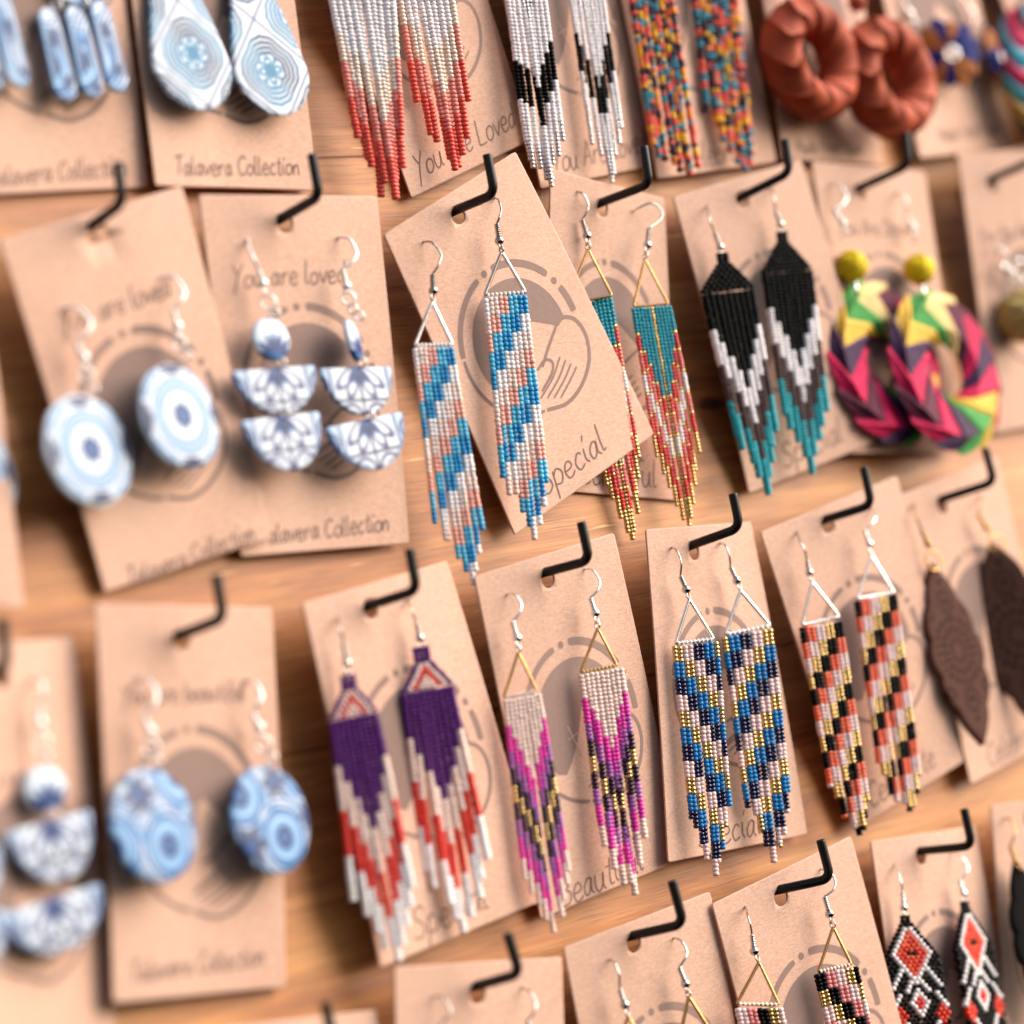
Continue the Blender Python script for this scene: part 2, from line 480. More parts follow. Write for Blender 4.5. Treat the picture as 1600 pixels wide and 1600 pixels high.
GLYPH = {
 'Y': (1.05, [[(0, 1.7), (.2, 1.3), (.45, .95)], [(.95, 1.8), (.5, .9), (.1, -.6)]]),
 'o': (.98, [[(.5, 1), (.15, .75), (.12, .2), (.45, 0), (.8, .3), (.78, .8), (.45, 1)]]),
 'u': (1.02, [[(.05, 1), (.06, .35), (.3, 0), (.62, .25), (.72, 1)], [(.72, 1), (.72, .25), (.92, 0)]]),
 'A': (1.15, [[(0, 0), (.3, .95), (.52, 1.75), (.75, .9), (1.0, 0)], [(.18, .6), (.85, .66)]]),
 'a': (1.0, [[(.74, .85), (.45, 1), (.1, .55), (.22, .04), (.55, .2), (.74, .95)], [(.74, .95), (.72, .25), (.95, 0)]]),
 'r': (.78, [[(.1, 1), (.12, .5), (.12, 0)], [(.12, .5), (.38, .95), (.68, .92)]]),
 'e': (.92, [[(.1, .5), (.5, .52), (.72, .68), (.58, .97), (.32, .98), (.08, .55), (.25, .05), (.55, 0), (.85, .22)]]),
 'L': (.98, [[(.1, 1.75), (.08, .9), (.08, .03)], [(.08, .03), (.5, .0), (.9, .06)]]),
 'v': (.85, [[(0, 1), (.18, .5), (.36, .02)], [(.36, .02), (.58, .5), (.78, 1.05)]]),
 'd': (1.0, [[(.72, .85), (.42, 1), (.1, .55), (.22, .04), (.55, .2), (.74, .8)], [(.78, 1.85), (.74, .9), (.76, 0)]]),
 'S': (1.02, [[(.88, 1.4), (.6, 1.72), (.18, 1.5), (.25, 1.08), (.7, .75), (.82, .3), (.45, 0), (.02, .2)]]),
 's': (.72, [[(.6, .9), (.3, 1), (.12, .75), (.5, .42), (.52, .1), (.25, 0), (.02, .1)]]),
 'p': (.95, [[(.12, 1), (.1, .2), (.08, -.75)], [(.12, .7), (.42, 1), (.8, .65), (.6, .08), (.12, .15)]]),
 'c': (.88, [[(.72, .85), (.42, 1), (.1, .5), (.35, 0), (.8, .18)]]),
 'i': (.45, [[(.12, 1), (.12, .3), (.35, 0)], [(.2, 1.4), (.36, 1.75)]]),
 'l': (.5, [[(.12, 1.85), (.1, .7), (.18, .05), (.42, .1)]]),
 'C': (1.12, [[(.98, 1.4), (.7, 1.72), (.25, 1.4), (.1, .7), (.4, .04), (1.02, .25)]]),
 'b': (.95, [[(.12, 1.85), (.1, .9), (.1, 0)], [(.12, .55), (.45, 1), (.8, .6), (.55, .03), (.1, .1)]]),
 't': (.75, [[(.38, 1.55), (.32, .4), (.42, .03), (.68, .08)], [(0, 1.05), (.7, 1.12)]]),
 'T': (.98, [[(0, 1.62), (.5, 1.68), (1.02, 1.75)], [(.52, 1.7), (.46, .8), (.44, 0)]]),
 'n': (.95, [[(.1, 1), (.1, .5), (.1, 0)], [(.1, .55), (.42, 1), (.7, .75), (.72, 0)]]),
 'f': (.7, [[(.78, 1.6), (.5, 1.75), (.3, 1.3), (.28, .2), (.24, -.6)], [(0, .9), (.65, .98)]]),
 'B': (1.0, [[(.12, 1.7), (.1, .8), (.1, 0)], [(.12, 1.65), (.7, 1.55), (.65, 1.05), (.15, .9)], [(.15, .9), (.85, .7), (.75, .1), (.1, 0)]]),
 'M': (1.3, [[(0, 0), (.1, .9), (.2, 1.7)], [(.2, 1.7), (.6, .6)], [(.6, .6), (1.0, 1.7)], [(1.0, 1.7), (1.1, .8), (1.18, 0)]]),
 'm': (1.25, [[(.1, 1), (.1, 0)], [(.1, .55), (.38, 1), (.55, .7), (.55, 0)], [(.55, .55), (.85, 1), (1.0, .7), (1.05, 0)]]),
 'g': (.95, [[(.72, .85), (.42, 1), (.1, .55), (.3, .05), (.7, .4)], [(.74, 1), (.74, -.3), (.45, -.75), (.1, -.5)]]),
 'z': (.8, [[(.05, .95), (.65, .98)], [(.65, .98), (.05, .03)], [(.05, .03), (.7, .02)]]),
 'P': (.95, [[(.12, 1.7), (.1, 0)], [(.12, 1.65), (.75, 1.45), (.65, .9), (.12, .78)]]),
 'F': (.9, [[(.12, 1.7), (.1, 0)], [(.1, 1.68), (.85, 1.72)], [(.1, .9), (.65, .95)]]),
 ' ': (.6, []),
}

def ribbon(g, k, pts, w, off, taper=True):
    """pts in card millimetres (x right from centre, y up from centre)"""
    pts = np.asarray(pts, float)
    n = len(pts)
    T = np.gradient(pts, axis=0)
    T /= np.linalg.norm(T, axis=1)[:, None] + 1e-9
    Nn = np.stack([-T[:, 1], T[:, 0]], 1)
    V = []
    for i in range(n):
        ww = w * (0.75 if taper and i in (0, n - 1) else 1)
        for s in (-1, 1):
            q = pts[i] + Nn[i] * s * ww / 2
            V.append(card_mm(k, q[0], q[1], off))
    g.add(V, [(2 * i, 2 * i + 2, 2 * i + 3, 2 * i + 1) for i in range(n - 1)])

CW, CH = 55.5, 90.0
def card_mm(k, x, y, off):
    return cpos(k, 0.5 + x / CW, 0.5 - y / CH, off)

def write(root, k, text, px, size, lw=0.55, slope=0.03):
    """handwritten line centred on photo pixel px of card k"""
    u, v = to_uv(k, on(k, *px))
    cx, cy = (u - .5) * CW, (.5 - v) * CH
    wid = sum(GLYPH[c][0] for c in text) * size
    g = Geo()
    x = cx - wid / 2
    y0 = cy - size * .7
    r = random.Random(text + k)
    for c in text:
        adv, strokes = GLYPH[c]
        dy = r.uniform(-.05, .05) * size
        sc = size * r.uniform(.95, 1.05)
        for s in strokes:
            P = catmull([(x + (p[0] + .12 * p[1]) * sc, y0 + dy + p[1] * sc + (x - cx) * slope) for p in s], 5)
            ribbon(g, k, P, lw, 0.05)
        x += adv * size
    g.build('lettering', M['pen'], root)

def arc(r, a0, a1, n=20, cx=0, cy=0):
    return [(cx + r * math.cos(math.radians(a0 + (a1 - a0) * i / n)), cy + r * math.sin(math.radians(a0 + (a1 - a0) * i / n))) for i in range(n + 1)]

def emblem(root, k, cy=0.0, R=21.0):
    g = Geo()
    def poly(pts, off=0.05):
        pts = [(x * R, y * R + cy) for x, y in pts]
        c = np.mean(pts, 0)
        V = [card_mm(k, c[0], c[1], off)] + [card_mm(k, x, y, off) for x, y in pts]
        n = len(pts)
        g.add(V, [(0, i + 1, (i + 1) % n + 1) for i in range(n)])
    def line(pts, w, off=0.05, smooth=True):
        P = catmull([(x * R, y * R + cy) for x, y in pts], 5) if smooth else [(x * R, y * R + cy) for x, y in pts]
        ribbon(g, k, P, w * R, off)
    line(arc(1, 104, 168), .085, smooth=False)
    line(arc(1, 170, 262), .05, smooth=False)
    line(arc(1, 88, 32), .1, smooth=False)
    for a in (96, 24):
        x, y = math.cos(math.radians(a)), math.sin(math.radians(a))
        poly(arc(.05, 0, 350, 12, x, y))
    line(arc(1, 17, -5), .1, smooth=False)
    # the dark hill: a disc with a pale slope cut out of it
    out = arc(.8, 222, -4, 40, 0.0, 0.0)
    hill = [(.62, -.12), (.45, .0), (.25, .13), (.08, .22), (-.02, .05), (-.15, -.2), (-.3, -.42), (-.45, -.58)]
    V = []
    n = len(out)
    hp = catmull(hill[::-1], 6)
    idx = np.linspace(0, len(hp) - 1, n)
    hp = np.stack([np.interp(idx, range(len(hp)), hp[:, j]) for j in range(2)], 1)
    for (a, b) in zip(out, hp):
        V.append(card_mm(k, a[0] * R, a[1] * R + cy, .05)); V.append(card_mm(k, b[0] * R, b[1] * R + cy, .05))
    g.add(V, [(2 * i, 2 * i + 2, 2 * i + 3, 2 * i + 1) for i in range(n - 1)])
    # the hand
    line([(.62, -.12), (.78, -.08), (.95, -.2), (1.0, -.45), (.88, -.75), (.6, -.98), (.25, -1.08), (-.1, -1.0)], .055)
    line([(.62, -.12), (.35, -.3), (.12, -.48)], .045)
    line([(.02, -.48), (.2, -.42), (.3, -.5), (.22, -.62), (-.05, -.75)], .04)
    for i in range(4):
        line([(-.12 + .1 * i, -.82 - .05 * i), (.2 + .09 * i, -.68 - .05 * i), (.45 + .06 * i, -.5 - .08 * i)], .03)
    o = g.build('emblem', M['ink'], root, smooth=False)
    # a small cross left blank in the hill
    g2 = Geo()
    g = g2
    line([(-.28, .0), (-.2, -.22), (-.13, -.42)], .022, .09)
    line([(-.31, -.17), (-.12, -.12)], .02, .09)
    g2.build('cross_mark', M['kraft'], root, smooth=False)

CARD_OBJ = {}
def make_card(k, hole, label, bow=0.0, emb=None, texts=()):
    BOW[k] = bow
    root = thing('earring_card', bil(CARD[k], .5, .5), label, 'card', 'kraft cards hung on the board')
    CARD_OBJ[k] = root
    if hole is None:
        hu, hv = 0.5, 0.085
    else:
        hu, hv = to_uv(k, on(k, *hole))
    hr = 2.45
    du, dv = 3.1 / CW, 3.1 / CH
    ns = 6
    ul = sorted(set([0.0, .006, .994, 1.0] + list(np.linspace(.02, hu - du, 5)) + list(np.linspace(hu - du, hu + du, ns + 1)) + list(np.linspace(hu + du, .98, 5))))
    vl = sorted(set([0.0, .005, .995, 1.0] + [.012, max(.02, (hv - dv) * .55)] + list(np.linspace(hv - dv, hv + dv, ns + 1)) + list(np.linspace(hv + dv, .985, 12))))
    nu, nv = len(ul), len(vl)
    V, F = [], []
    rad = 1.0 / CW
    def pt(u, v):
        # slightly rounded corners
        x, y = u * CW, v * CH
        rr = 0.9
        cxx = min(max(x, rr), CW - rr); cyy = min(max(y, rr), CH - rr)
        d = math.hypot(x - cxx, y - cyy)
        if d > rr and (x != cxx and y != cyy):
            x, y = cxx + (x - cxx) * rr / d, cyy + (y - cyy) * rr / d
        return cpos(k, x / CW, y / CH)
    for v in vl:
        for u in ul:
            V.append(pt(u, v))
    for j in range(nv - 1):
        for i in range(nu - 1):
            um, vm = (ul[i] + ul[i + 1]) / 2, (vl[j] + vl[j + 1]) / 2
            if abs(um - hu) < du and abs(vm - hv) < dv:
                continue
            F.append((j * nu + i, (j + 1) * nu + i, (j + 1) * nu + i + 1, j * nu + i + 1))
    i0 = min(range(nu), key=lambda i: abs(ul[i] - (hu - du))); j0 = min(range(nv), key=lambda j: abs(vl[j] - (hv - dv)))
    ringv = [(i0 + a, j0) for a in range(ns)] + [(i0 + ns, j0 + a) for a in range(ns)] + [(i0 + ns - a, j0 + ns) for a in range(ns)] + [(i0, j0 + ns - a) for a in range(ns)]
    base = len(V)
    nr = len(ringv)
    for (i, j) in ringv:
        a = math.atan2((vl[j] - hv) * CH, (ul[i] - hu) * CW)
        V.append(cpos(k, hu + hr * math.cos(a) / CW, hv + hr * math.sin(a) / CH))
    for q in range(nr):
        a, b = ringv[q], ringv[(q + 1) % nr]
        F.append((a[1] * nu + a[0], base + q, base + (q + 1) % nr, b[1] * nu + b[0]))
    o = obj('card_sheet', V, F, M['kraft'], root)
    md = o.modifiers.new('thickness', 'SOLIDIFY')
    md.thickness = 0.45 * MM
    md.offset = -1
    n = card_plane(k)[1]
    # make sure the sheet thickens backwards
    me = o.data
    me.update()
    if Vector(n) @ me.polygons[0].normal < 0:
        me.flip_normals()
    if emb is not None:
        emblem(root, k, emb)
    for t in texts:
        write(root, k, *t)
    return root

# ------------------------------------------------------------------ bent black pegs
def make_peg(k, S, E, T, label):
    s = on(k, *S) if k in CARD else at(S[0], S[1], 5)
    e = at(E[0], E[1], 17.9)
    t = at(T[0], T[1], 18.7)
    base = s + np.array([0, BOARD_Y + 3 - s[1], 0])
    a, b = unit(s - e), unit(t - e)
    P = [base, s, e + a * 6]
    for i in range(1, 9):
        q = i / 9
        P.append((e + a * 3.2) * (1 - q) ** 2 + e * 2 * q * (1 - q) + (e + b * 3.2) * q ** 2)
    L = np.linalg.norm(t - e)
    P += [e + b * 4.5, e + b * (L - .6), e + b * (L - .12), e + b * L]
    P = np.array(P)
    # the tube's end is cut square with a tiny chamfer
    r = [1.27] * (len(P) - 2) + [1.24, 1.05]
    V, F = tube(P, r, 14)
    root = obj('peg_hook', V, F, M['peg'], None, org=base)
    tag(root, label, 'hook', 'black pegs on the board')

# ------------------------------------------------------------------ ear wires
def ear_wire(root, k, wire, B, A, metal='steel', lift=3.8, peak=4.5, coil=True, rb=1.25, rw=0.3, loops=1, loopR=1.0, de=None, A_d=0.0):
    """wire: photo pixels from the card hole to the top of the coil; B ball, A what hangs below"""
    dE = card_d(k, *wire[0])
    if de is None:
        de = dE + lift
    n = len(wire)
    P = [on(k, wire[0][0], wire[0][1], -0.8), on(k, wire[0][0], wire[0][1], 0.0)]
    for i, w in enumerate(wire[1:], 1):
        t = i / (n - 1)
        P.append(at(w[0], w[1], dE + (de - dE) * t + peak * (1 - (2 * t - 1) ** 2) * .6))
    W = catmull(P, 7)
    o = obj('ear_wire', *tube(W, rw, 7), M[metal], root)
    K3 = P[-1]
    B3 = at(B[0], B[1], de)
    A3 = at(A[0], A[1], de + A_d)
    ax = unit(B3 - K3)
    L = np.linalg.norm(B3 - K3) - rb * .85
    if coil and L > 0.8:
        turns = max(4, int(L / 0.55))
        prof = []
        for i in range(turns):
            z0 = L * i / turns; w = L / turns
            prof += [(z0 + .05 * w, .5), (z0 + .3 * w, .74), (z0 + .5 * w, .8), (z0 + .7 * w, .74), (z0 + .95 * w, .5)]
        V, F = lathe(K3, ax, prof, 10)
        obj('wire_coil', V, F, M[metal], o)
    V, F = ball(B3, rb, axis=ax)
    obj('metal_ball', V, F, M[metal], o)
    seg = A3 - B3
    Ls = np.linalg.norm(seg)
    dn = unit(seg)
    if loops:
        st = B3 + dn * rb * .8
        Lr = max(Ls - rb * .8, 0.6)
        side = unit(np.cross(dn, np.array([0, 1.0, 0])))
        nrm = np.cross(side, dn)
        for i in range(loops):
            cR = min(loopR, Lr / loops * .62 + .2)
            c = st + dn * (Lr * (i + .5) / loops)
            e = unit(side * math.cos(.35 + i * 1.1) + nrm * math.sin(.35 + i * 1.1))
            V, F = torus(c, cR, 0.24, e, dn, 18, 7)
            obj('jump_ring', V, F, M[metal], o)
    return de

ROT = 0.04
def triangle_frame(root, A, L, R, de, metal='gold', r=0.5, thread=None, dl=0.0, dr=0.0, ncol=9):
    w = ROT * abs(R[0] - L[0]); dl -= w; dr += w
    a, l, q = at(A[0], A[1], de), at(L[0], L[1], de + dl), at(R[0], R[1], de + dr)
    g = Geo()
    P = []
    C3 = [a, l, q]
    for i in range(3):
        p0, p1, p2 = C3[i - 1], C3[i], C3[(i + 1) % 3]
        u0, u1 = unit(p0 - p1), unit(p2 - p1)
        for t in (0, .25, .5, .75, 1):
            P.append((p1 + u0 * .8) * (1 - t) ** 2 + p1 * 2 * t * (1 - t) + (p1 + u1 * .8) * t * t)
    V, F = tube(P, r, 8, closed=True)
    g.add(V, F, 0)
    fr = g.build('triangle_frame', [M[metal]], root)
    if thread:
        g = Geo()
        w = (q - l) / (ncol + .6)
        for i in range(ncol):
            c = l + w * (i + .8)
            V, F = tube([c - w * .3, c - w * .2, c + w * .2, c + w * .3], [r * .95, r * 1.25, r * 1.25, r * .95], 8)
            g.add(V, F)
        g.build('thread_wrap', M[thread], fr)

# ------------------------------------------------------------------ seed beads
def unit_bead(seg=10):
    prof = [(-.52, .5), (-.46, .8), (-.22, .985), (.22, .985), (.46, .8), (.52, .5)]
    V, F = tube([np.array([0, 0, z]) for z, _ in prof], [q for _, q in prof], seg)
    return np.array(V), F
UB_V, UB_F = unit_bead()

def beads(g, P, T, r, l, keys, palette):
    for p, t, rr, ll, key in zip(P, T, r, l, keys):
        e1, e2 = frame_of(t)
        V = p + rr * (UB_V[:, :1] * e1 + UB_V[:, 1:2] * e2) + ll * UB_V[:, 2:] * t
        if key not in palette:
            palette.append(key)
        g.add(V, UB_F, palette.index(key))

def strand(root, P0, D, pitch, r, keys, e1, sway=0.25, seed=0, rv=0.04, name='bead_strand', nrm=np.array([0, -1.0, 0])):
    rg = np.random.default_rng(seed)
    n = len(keys)
    t = (np.arange(n) + .05 + rg.uniform(-.15, .15)) * pitch
    q = t / (40 * pitch)
    a, b, c = rg.normal(0, 1, 3)
    off = .7 * sway * (a * q * 1.2 + b * .5 * q * np.sin(q * 5 + c))
    offn = sway * (.35 * c * q)
    P = P0 + D * t[:, None] + e1 * off[:, None] + nrm * offn[:, None] + rg.normal(0, .03, (n, 3))
    T = np.gradient(P, axis=0) if n > 2 else np.repeat(D[None], n, 0)
    T = T / np.linalg.norm(T, axis=1)[:, None]
    T = T + rg.normal(0, .05, (n, 3)); T /= np.linalg.norm(T, axis=1)[:, None]
    rr = r * (1 + rg.normal(0, rv, n))
    ll = np.full(n, pitch * 1.0) * (1 + rg.normal(0, rv * .8, n))
    for i, key in enumerate(keys):
        if key in 'GA': rr[i] *= .9
    g = Geo(); pal = []
    beads(g, P, T, rr, ll, keys, pal)
    return g.build(name, [M['bead_' + c] for c in pal], root)

SEED = [100]
def fringe(root, TL, TR, tip, tipcol, cols, d, dl=0.0, dr=0.0, dtip=-2.0, rf=0.65, sway=0.3, spread=0.0, pitch=None, rv=0.04, skew=0.0):
    n = len(cols)
    w = ROT * abs(TR[0] - TL[0]); dl -= w; dr += w      # the fringe hangs turned a little towards the viewer
    a, b = at(TL[0], TL[1], d + dl), at(TR[0], TR[1], d + dr)
    e1 = (b - a) / (n - 1)
    s = a + e1 * tipcol
    tp = at(tip[0], tip[1], d + (dl + dr) / 2 + dtip)
    D = unit(tp - s)
    if pitch is None:
        pitch = np.linalg.norm(tp - s) / (len(cols[tipcol]) - .5)
    r = np.linalg.norm(e1) * rf
    eu = unit(e1)
    nrm = unit(np.cross(D, eu))
    if nrm[1] > 0: nrm = -nrm
    for i, keys in enumerate(cols):
        SEED[0] += 1
        Di = unit(D + eu * spread * ((i - (n - 1) / 2) / n))
        strand(root, a + e1 * i, Di, pitch, r, keys, eu, sway, SEED[0], rv, nrm=nrm)
    return a, b, D, pitch, r, eu, nrm

def cyc(seq, blk, phase, n):
    return ''.join(seq[((i // blk) + phase) % len(seq)] for i in range(n))

def fromend(parts, n, top):
    """parts listed bottom-up as (key, count); the rest of the column is top"""
    s = ''
    for key, c in parts:
        s = key * c + s
    return (top * max(0, n - len(s)) + s)[-n:] if n >= len(s) else s[-n:]

def fan(root, top, L, R, d, rows, colour, dl=0.0, dr=0.0, rf=.57, zr=.62):
    """brick stitched triangle; rows lists the bead counts from the top row down"""
    w = ROT * abs(R[0] - L[0]); dl -= w; dr += w
    l, q, t = at(L[0], L[1], d + dl), at(R[0], R[1], d + dr), at(top[0], top[1], d)
    e = (q - l) / (rows[-1] - 1)
    mid = (l + q) / 2
    r = np.linalg.norm(e) * rf
    dn = (mid - t) / len(rows)
    g = Geo(); pal = []
    rg = np.random.default_rng(len(rows) + int(top[0]))
    for j, m in enumerate(rows):
        c = t + dn * (j + .5)
        P = np.array([c + e * (i - (m - 1) / 2) for i in range(m)]) + rg.normal(0, .04, (m, 3))
        T = np.array([unit(dn) + rg.normal(0, .05, 3) for i in range(m)])
        beads(g, P, T, [r] * m, [np.linalg.norm(dn) * 1.0] * m, [colour(j, i, m) for i in range(m)], pal)
    return g.build('bead_fan', [M['bead_' + c] for c in pal], root)

# ------------------------------------------------------------------ flat clay pieces with printed faces
XA, ZA, NA = np.array([1.0, 0, 0]), np.array([0, 0, 1.0]), np.array([0, -1.0, 0])

def plate(root, name, outline, c, e1, e2, colour, thick=1.3, rings=80, dome=0.12, mat='clay', n=None):
    out = np.asarray(outline, float)
    n_ = len(out)
    nrm = np.cross(e1, e2) if n is None else n
    if nrm[1] > 0: nrm = -nrm
    V, F, XY = [], [], []
    cen = out.mean(0)
    S = list(np.linspace(0, .93, rings)) + [.965, .99, 1.0]
    for s in S:
        z = dome * (1 - s ** 4) - (0 if s < .94 else 0.35 * ((s - .93) / .07) ** 2)
        for p in out:
            q = cen + (p - cen) * s
            XY.append(q)
            V.append(c + e1 * q[0] + e2 * q[1] + nrm * z)
    m = len(S)
    for p in out:
        XY.append(p); V.append(c + e1 * p[0] + e2 * p[1] - nrm * thick * .8)
    for p in out:
        q = cen + (p - cen) * .96
        XY.append(q); V.append(c + e1 * q[0] + e2 * q[1] - nrm * thick)
    for j in range(m + 1):
        for i in range(n_):
            k = (i + 1) % n_
            F.append((j * n_ + i, j * n_ + k, (j + 1) * n_ + k, (j + 1) * n_ + i))
    F.append(tuple((m + 1) * n_ + i for i in range(n_))[::-1])
    XY = np.array(XY)
    C = colour(XY[:, 0], XY[:, 1])
    return obj(name, V, F, M[mat], root, colors=C)

WHT, SKY, MID, NVY, VIO = (np.array(srgb(h)) for h in ('#c4ced8', '#659bc9', '#164a86', '#0b1348', '#221860'))
def mix(A, B, t):
    return A + (B - A) * np.clip(t, 0, 1)[:, None]
def lay(C, col, mask):
    return C + (col - C) * np.clip(mask, 0, 1)[:, None]
def line_mask(d, w, s=.12):
    return np.clip((w - np.abs(d)) / s, 0, 1)

def pat_rings(x, y):
    r = np.hypot(x, y); a = np.arctan2(y, x)
    n = len(x)
    DK = np.repeat((MID * .5 + NVY * .5)[None], n, 0)
    C = np.repeat(WHT[None], n, 0)
    wob = r + .4 * np.cos(8 * a)
    C = lay(C, SKY, (np.abs(r - 7.7) < 1.6) * .6)
    for rad, w in ((6.1, .3), (7.2, .2), (8.2, .2), (9.4, .3)):
        C = lay(C, DK, line_mask(r - rad, w) * .85)
    C = lay(C, MID, line_mask(wob - 10.7, .28) * .8)
    d = np.abs(((a / (2 * math.pi) * 4 + .5) % 1) - .5)
    C = lay(C, SKY, np.clip((r - 11.2) / .4, 0, 1) * np.clip((.26 - np.abs(d - .5)) / .05, 0, 1) * .8)
    C = lay(C, MID, line_mask(wob - 12.2, .3) * (np.abs(d - .5) < .24) * .8)
    C = lay(C, DK, np.clip((3.2 - r - .3 * np.cos(8 * a)) / .2, 0, 1))
    C = lay(C, MID, np.clip((1.7 - r) / .3, 0, 1))
    for q in range(4):
        t = np.abs((a - q * math.pi / 2 + math.pi) % (2 * math.pi) - math.pi) * r
        C = lay(C, NVY, np.clip((r - 10.2 - t * .5 + .6 * np.abs(np.cos(t * 2.5))) / .4, 0, 1) * (t < 4.0))
        C = lay(C, NVY, line_mask(t, .3) * (r > 9.3) * .8)
    C = lay(C, WHT, np.clip((r - 12.5) / .3, 0, 1))
    return C

def motif(C, x, y, cx, cy, big=1.0):
    r = np.hypot(x - cx, y - cy) / big; a = np.arctan2(y - cy, x - cx)
    C = lay(C, MID, (r < 7.2) * 1.0)
    C = lay(C, SKY, (r < 6.2) * .85)
    C = lay(C, MID, line_mask(r - 5.7, .25) * .8)
    C = lay(C, WHT, line_mask(r - 4.6, .35) * .6)
    C = lay(C, NVY, np.clip((3.0 - r - .2 * np.cos(8 * a)) / .3, 0, 1))
    C = lay(C, MID, np.clip((1.9 - r) / .3, 0, 1))
    C = lay(C, SKY, line_mask(r - .9, .2) * .4)
    return C

def star(C, x, y, cx, cy, s=1.0):
    r = np.hypot(x - cx, y - cy) / s; a = np.arctan2(y - cy, x - cx)
    C = lay(C, NVY, np.clip((3.4 + .9 * np.cos(6 * a) - r) / .4, 0, 1) * .9)
    return lay(C, MID, np.clip((1.6 - r) / .6, 0, 1) * .8)

def pat_swirl(cs, ss):
    def f(x, y):
        C = np.repeat(WHT[None], len(x), 0)
        C = lay(C, SKY, .55 + .45 * np.sin(x * .8 + y * .5))
        D = np.full(len(x), 99.0)
        for cx, cy in cs:
            D = np.minimum(D, np.hypot(x - cx, y - cy))
        for rad in (8.3, 9.6, 11.0):
            C = lay(C, MID, line_mask(D - rad, .4) * .9)
            C = lay(C, WHT, line_mask(D - rad - .7, .3) * .7)
        for cx, cy in cs: C = motif(C, x, y, cx, cy)
        for cx, cy, s in ss: C = star(C, x, y, cx, cy, s)
        return C
    return f

def pat_half(seed, cy=0.0):
    """petals, stem and lines springing from the top of a half disc"""
    r = np.random.default_rng(seed)
    def f(x, y):
        yy = -(y - cy)
        C = np.repeat(WHT[None], len(x), 0)
        rr = np.hypot(x, yy); a = np.arctan2(x, yy)
        C = lay(C, SKY, np.clip((np.abs(x) - 7) / 4, 0, 1) * .5)
        C = lay(C, MID, line_mask(np.hypot(x * .95, yy) - 12.2, .5) * (np.abs(x) > 3) * .6)
        for q in (-55, -28, 28, 55):
            t = math.radians(q)
            u, v = x * math.sin(t) + yy * math.cos(t), x * math.cos(t) - yy * math.sin(t)
            el = ((u - 4.6) / 4.4) ** 2 + (v / 1.5) ** 2
            C = lay(C, VIO, line_mask(el - 1, .5, .15) * .9)
        for q in (-36, -14, 14, 36):
            t = math.radians(q)
            u, v = x * math.sin(t) + yy * math.cos(t), x * math.cos(t) - yy * math.sin(t)
            el = ((u - 2.6) / 2.6) ** 2 + (v / 1.0) ** 2
            C = lay(C, MID, np.clip((1 - el) / .3, 0, 1) * .95)
            C = lay(C, NVY, np.clip((.4 - el) / .2, 0, 1) * .9)
        C = lay(C, NVY, line_mask(x, .5) * (yy > 2) * .9)
        C = lay(C, NVY, line_mask(yy - 8.6, .5) * (np.abs(x) < 9) * .85)
        C = lay(C, VIO, line_mask(np.abs(x) - 9.4, .48) * (yy < 8) * .85)
        for sx in (-1, 1):
            C = lay(C, VIO, line_mask(np.hypot(x - sx * 4.2, (yy - 13) * 1.0) - 3.3, .5) * .9)
            C = lay(C, VIO, line_mask(np.hypot(x - sx * 13.2, yy - 4.5) - 2.6, .5) * .9)
            C = lay(C, MID, np.clip((2.2 - np.hypot(x - sx * 13.2, yy - 4.5)) / .8, 0, 1) * .5)
        return C
    return f

def pat_oval(x, y):
    C = np.repeat(WHT[None], len(x), 0)
    yy = y + 5.4
    for q in (-70, -45, -20, 20, 45, 70, 0):
        t = math.radians(q)
        u, v = x * math.sin(t) + yy * math.cos(t), x * math.cos(t) - yy * math.sin(t)
        el = ((u - 3.6) / 3.4) ** 2 + (v / 1.0) ** 2
        C = lay(C, MID, np.clip((1 - el) / .3, 0, 1))
        C = lay(C, NVY, np.clip((.45 - el) / .3, 0, 1) * .9)
    C = lay(C, NVY, line_mask(np.hypot(x, y - 9) - 4, .25) * .6)
    return lay(C, SKY, np.clip((-y - 3) / 3, 0, 1) * .5)

def pat_lattice(cx, cy, ang=0.0, cell=19.5):
    ca, sa = math.cos(ang), math.sin(ang)
    def f(x, y):
        u, v = (x - cx) * ca + (y - cy) * sa, -(x - cx) * sa + (y - cy) * ca
        # diamonds standing on their corners
        p, q = (u + v) / math.sqrt(2), (v - u) / math.sqrt(2)
        P = (p / cell + .5) % 1 - .5; Q = (q / cell + .5) % 1 - .5
        i = np.floor(p / cell + .5); j = np.floor(q / cell + .5)
        X, Y = (P - Q) * cell / math.sqrt(2), (P + Q) * cell / math.sqrt(2)
        C = np.repeat(WHT[None], len(x), 0)
        a = np.arctan2(Y, X); r = np.hypot(X, Y)
        s = .60 * (np.abs(X) + np.abs(Y)) + .35 * np.maximum(np.abs(X), np.abs(Y)) + .45 * np.cos(8 * a)
        turq = np.array(srgb('#1f6f96'))
        C = lay(C, SKY, np.clip((6.0 - s) / .4, 0, 1) * .25)
        tone = mix(np.repeat(turq[None], len(x), 0), NVY, .45 + .5 * np.sin(x * .35 + y * .2))
        for rad, w in ((5.0, .6), (6.4, .55), (7.8, .55), (9.3, .55)):
            C = lay(C, tone, line_mask(s - rad, w) * .95)
        pet = np.abs(np.cos(2 * a)) ** .7 * 3.9
        C = lay(C, turq, np.clip((pet - np.abs(r - .2)) / .4, 0, 1) * (r < 4.2))
        C = lay(C, WHT, np.clip((.5 - np.abs(r - 2.4)) / .2, 0, 1) * (np.abs(np.cos(2 * a)) > .9))
        C = lay(C, turq, line_mask(np.abs(np.sin(2 * a)) - 1, .06, .03) * (r < 3.6))
        b = .5 - np.maximum(np.abs(P), np.abs(Q))
        C = lay(C, VIO, line_mask(b * cell, .35) * .9)
        return C
    return f

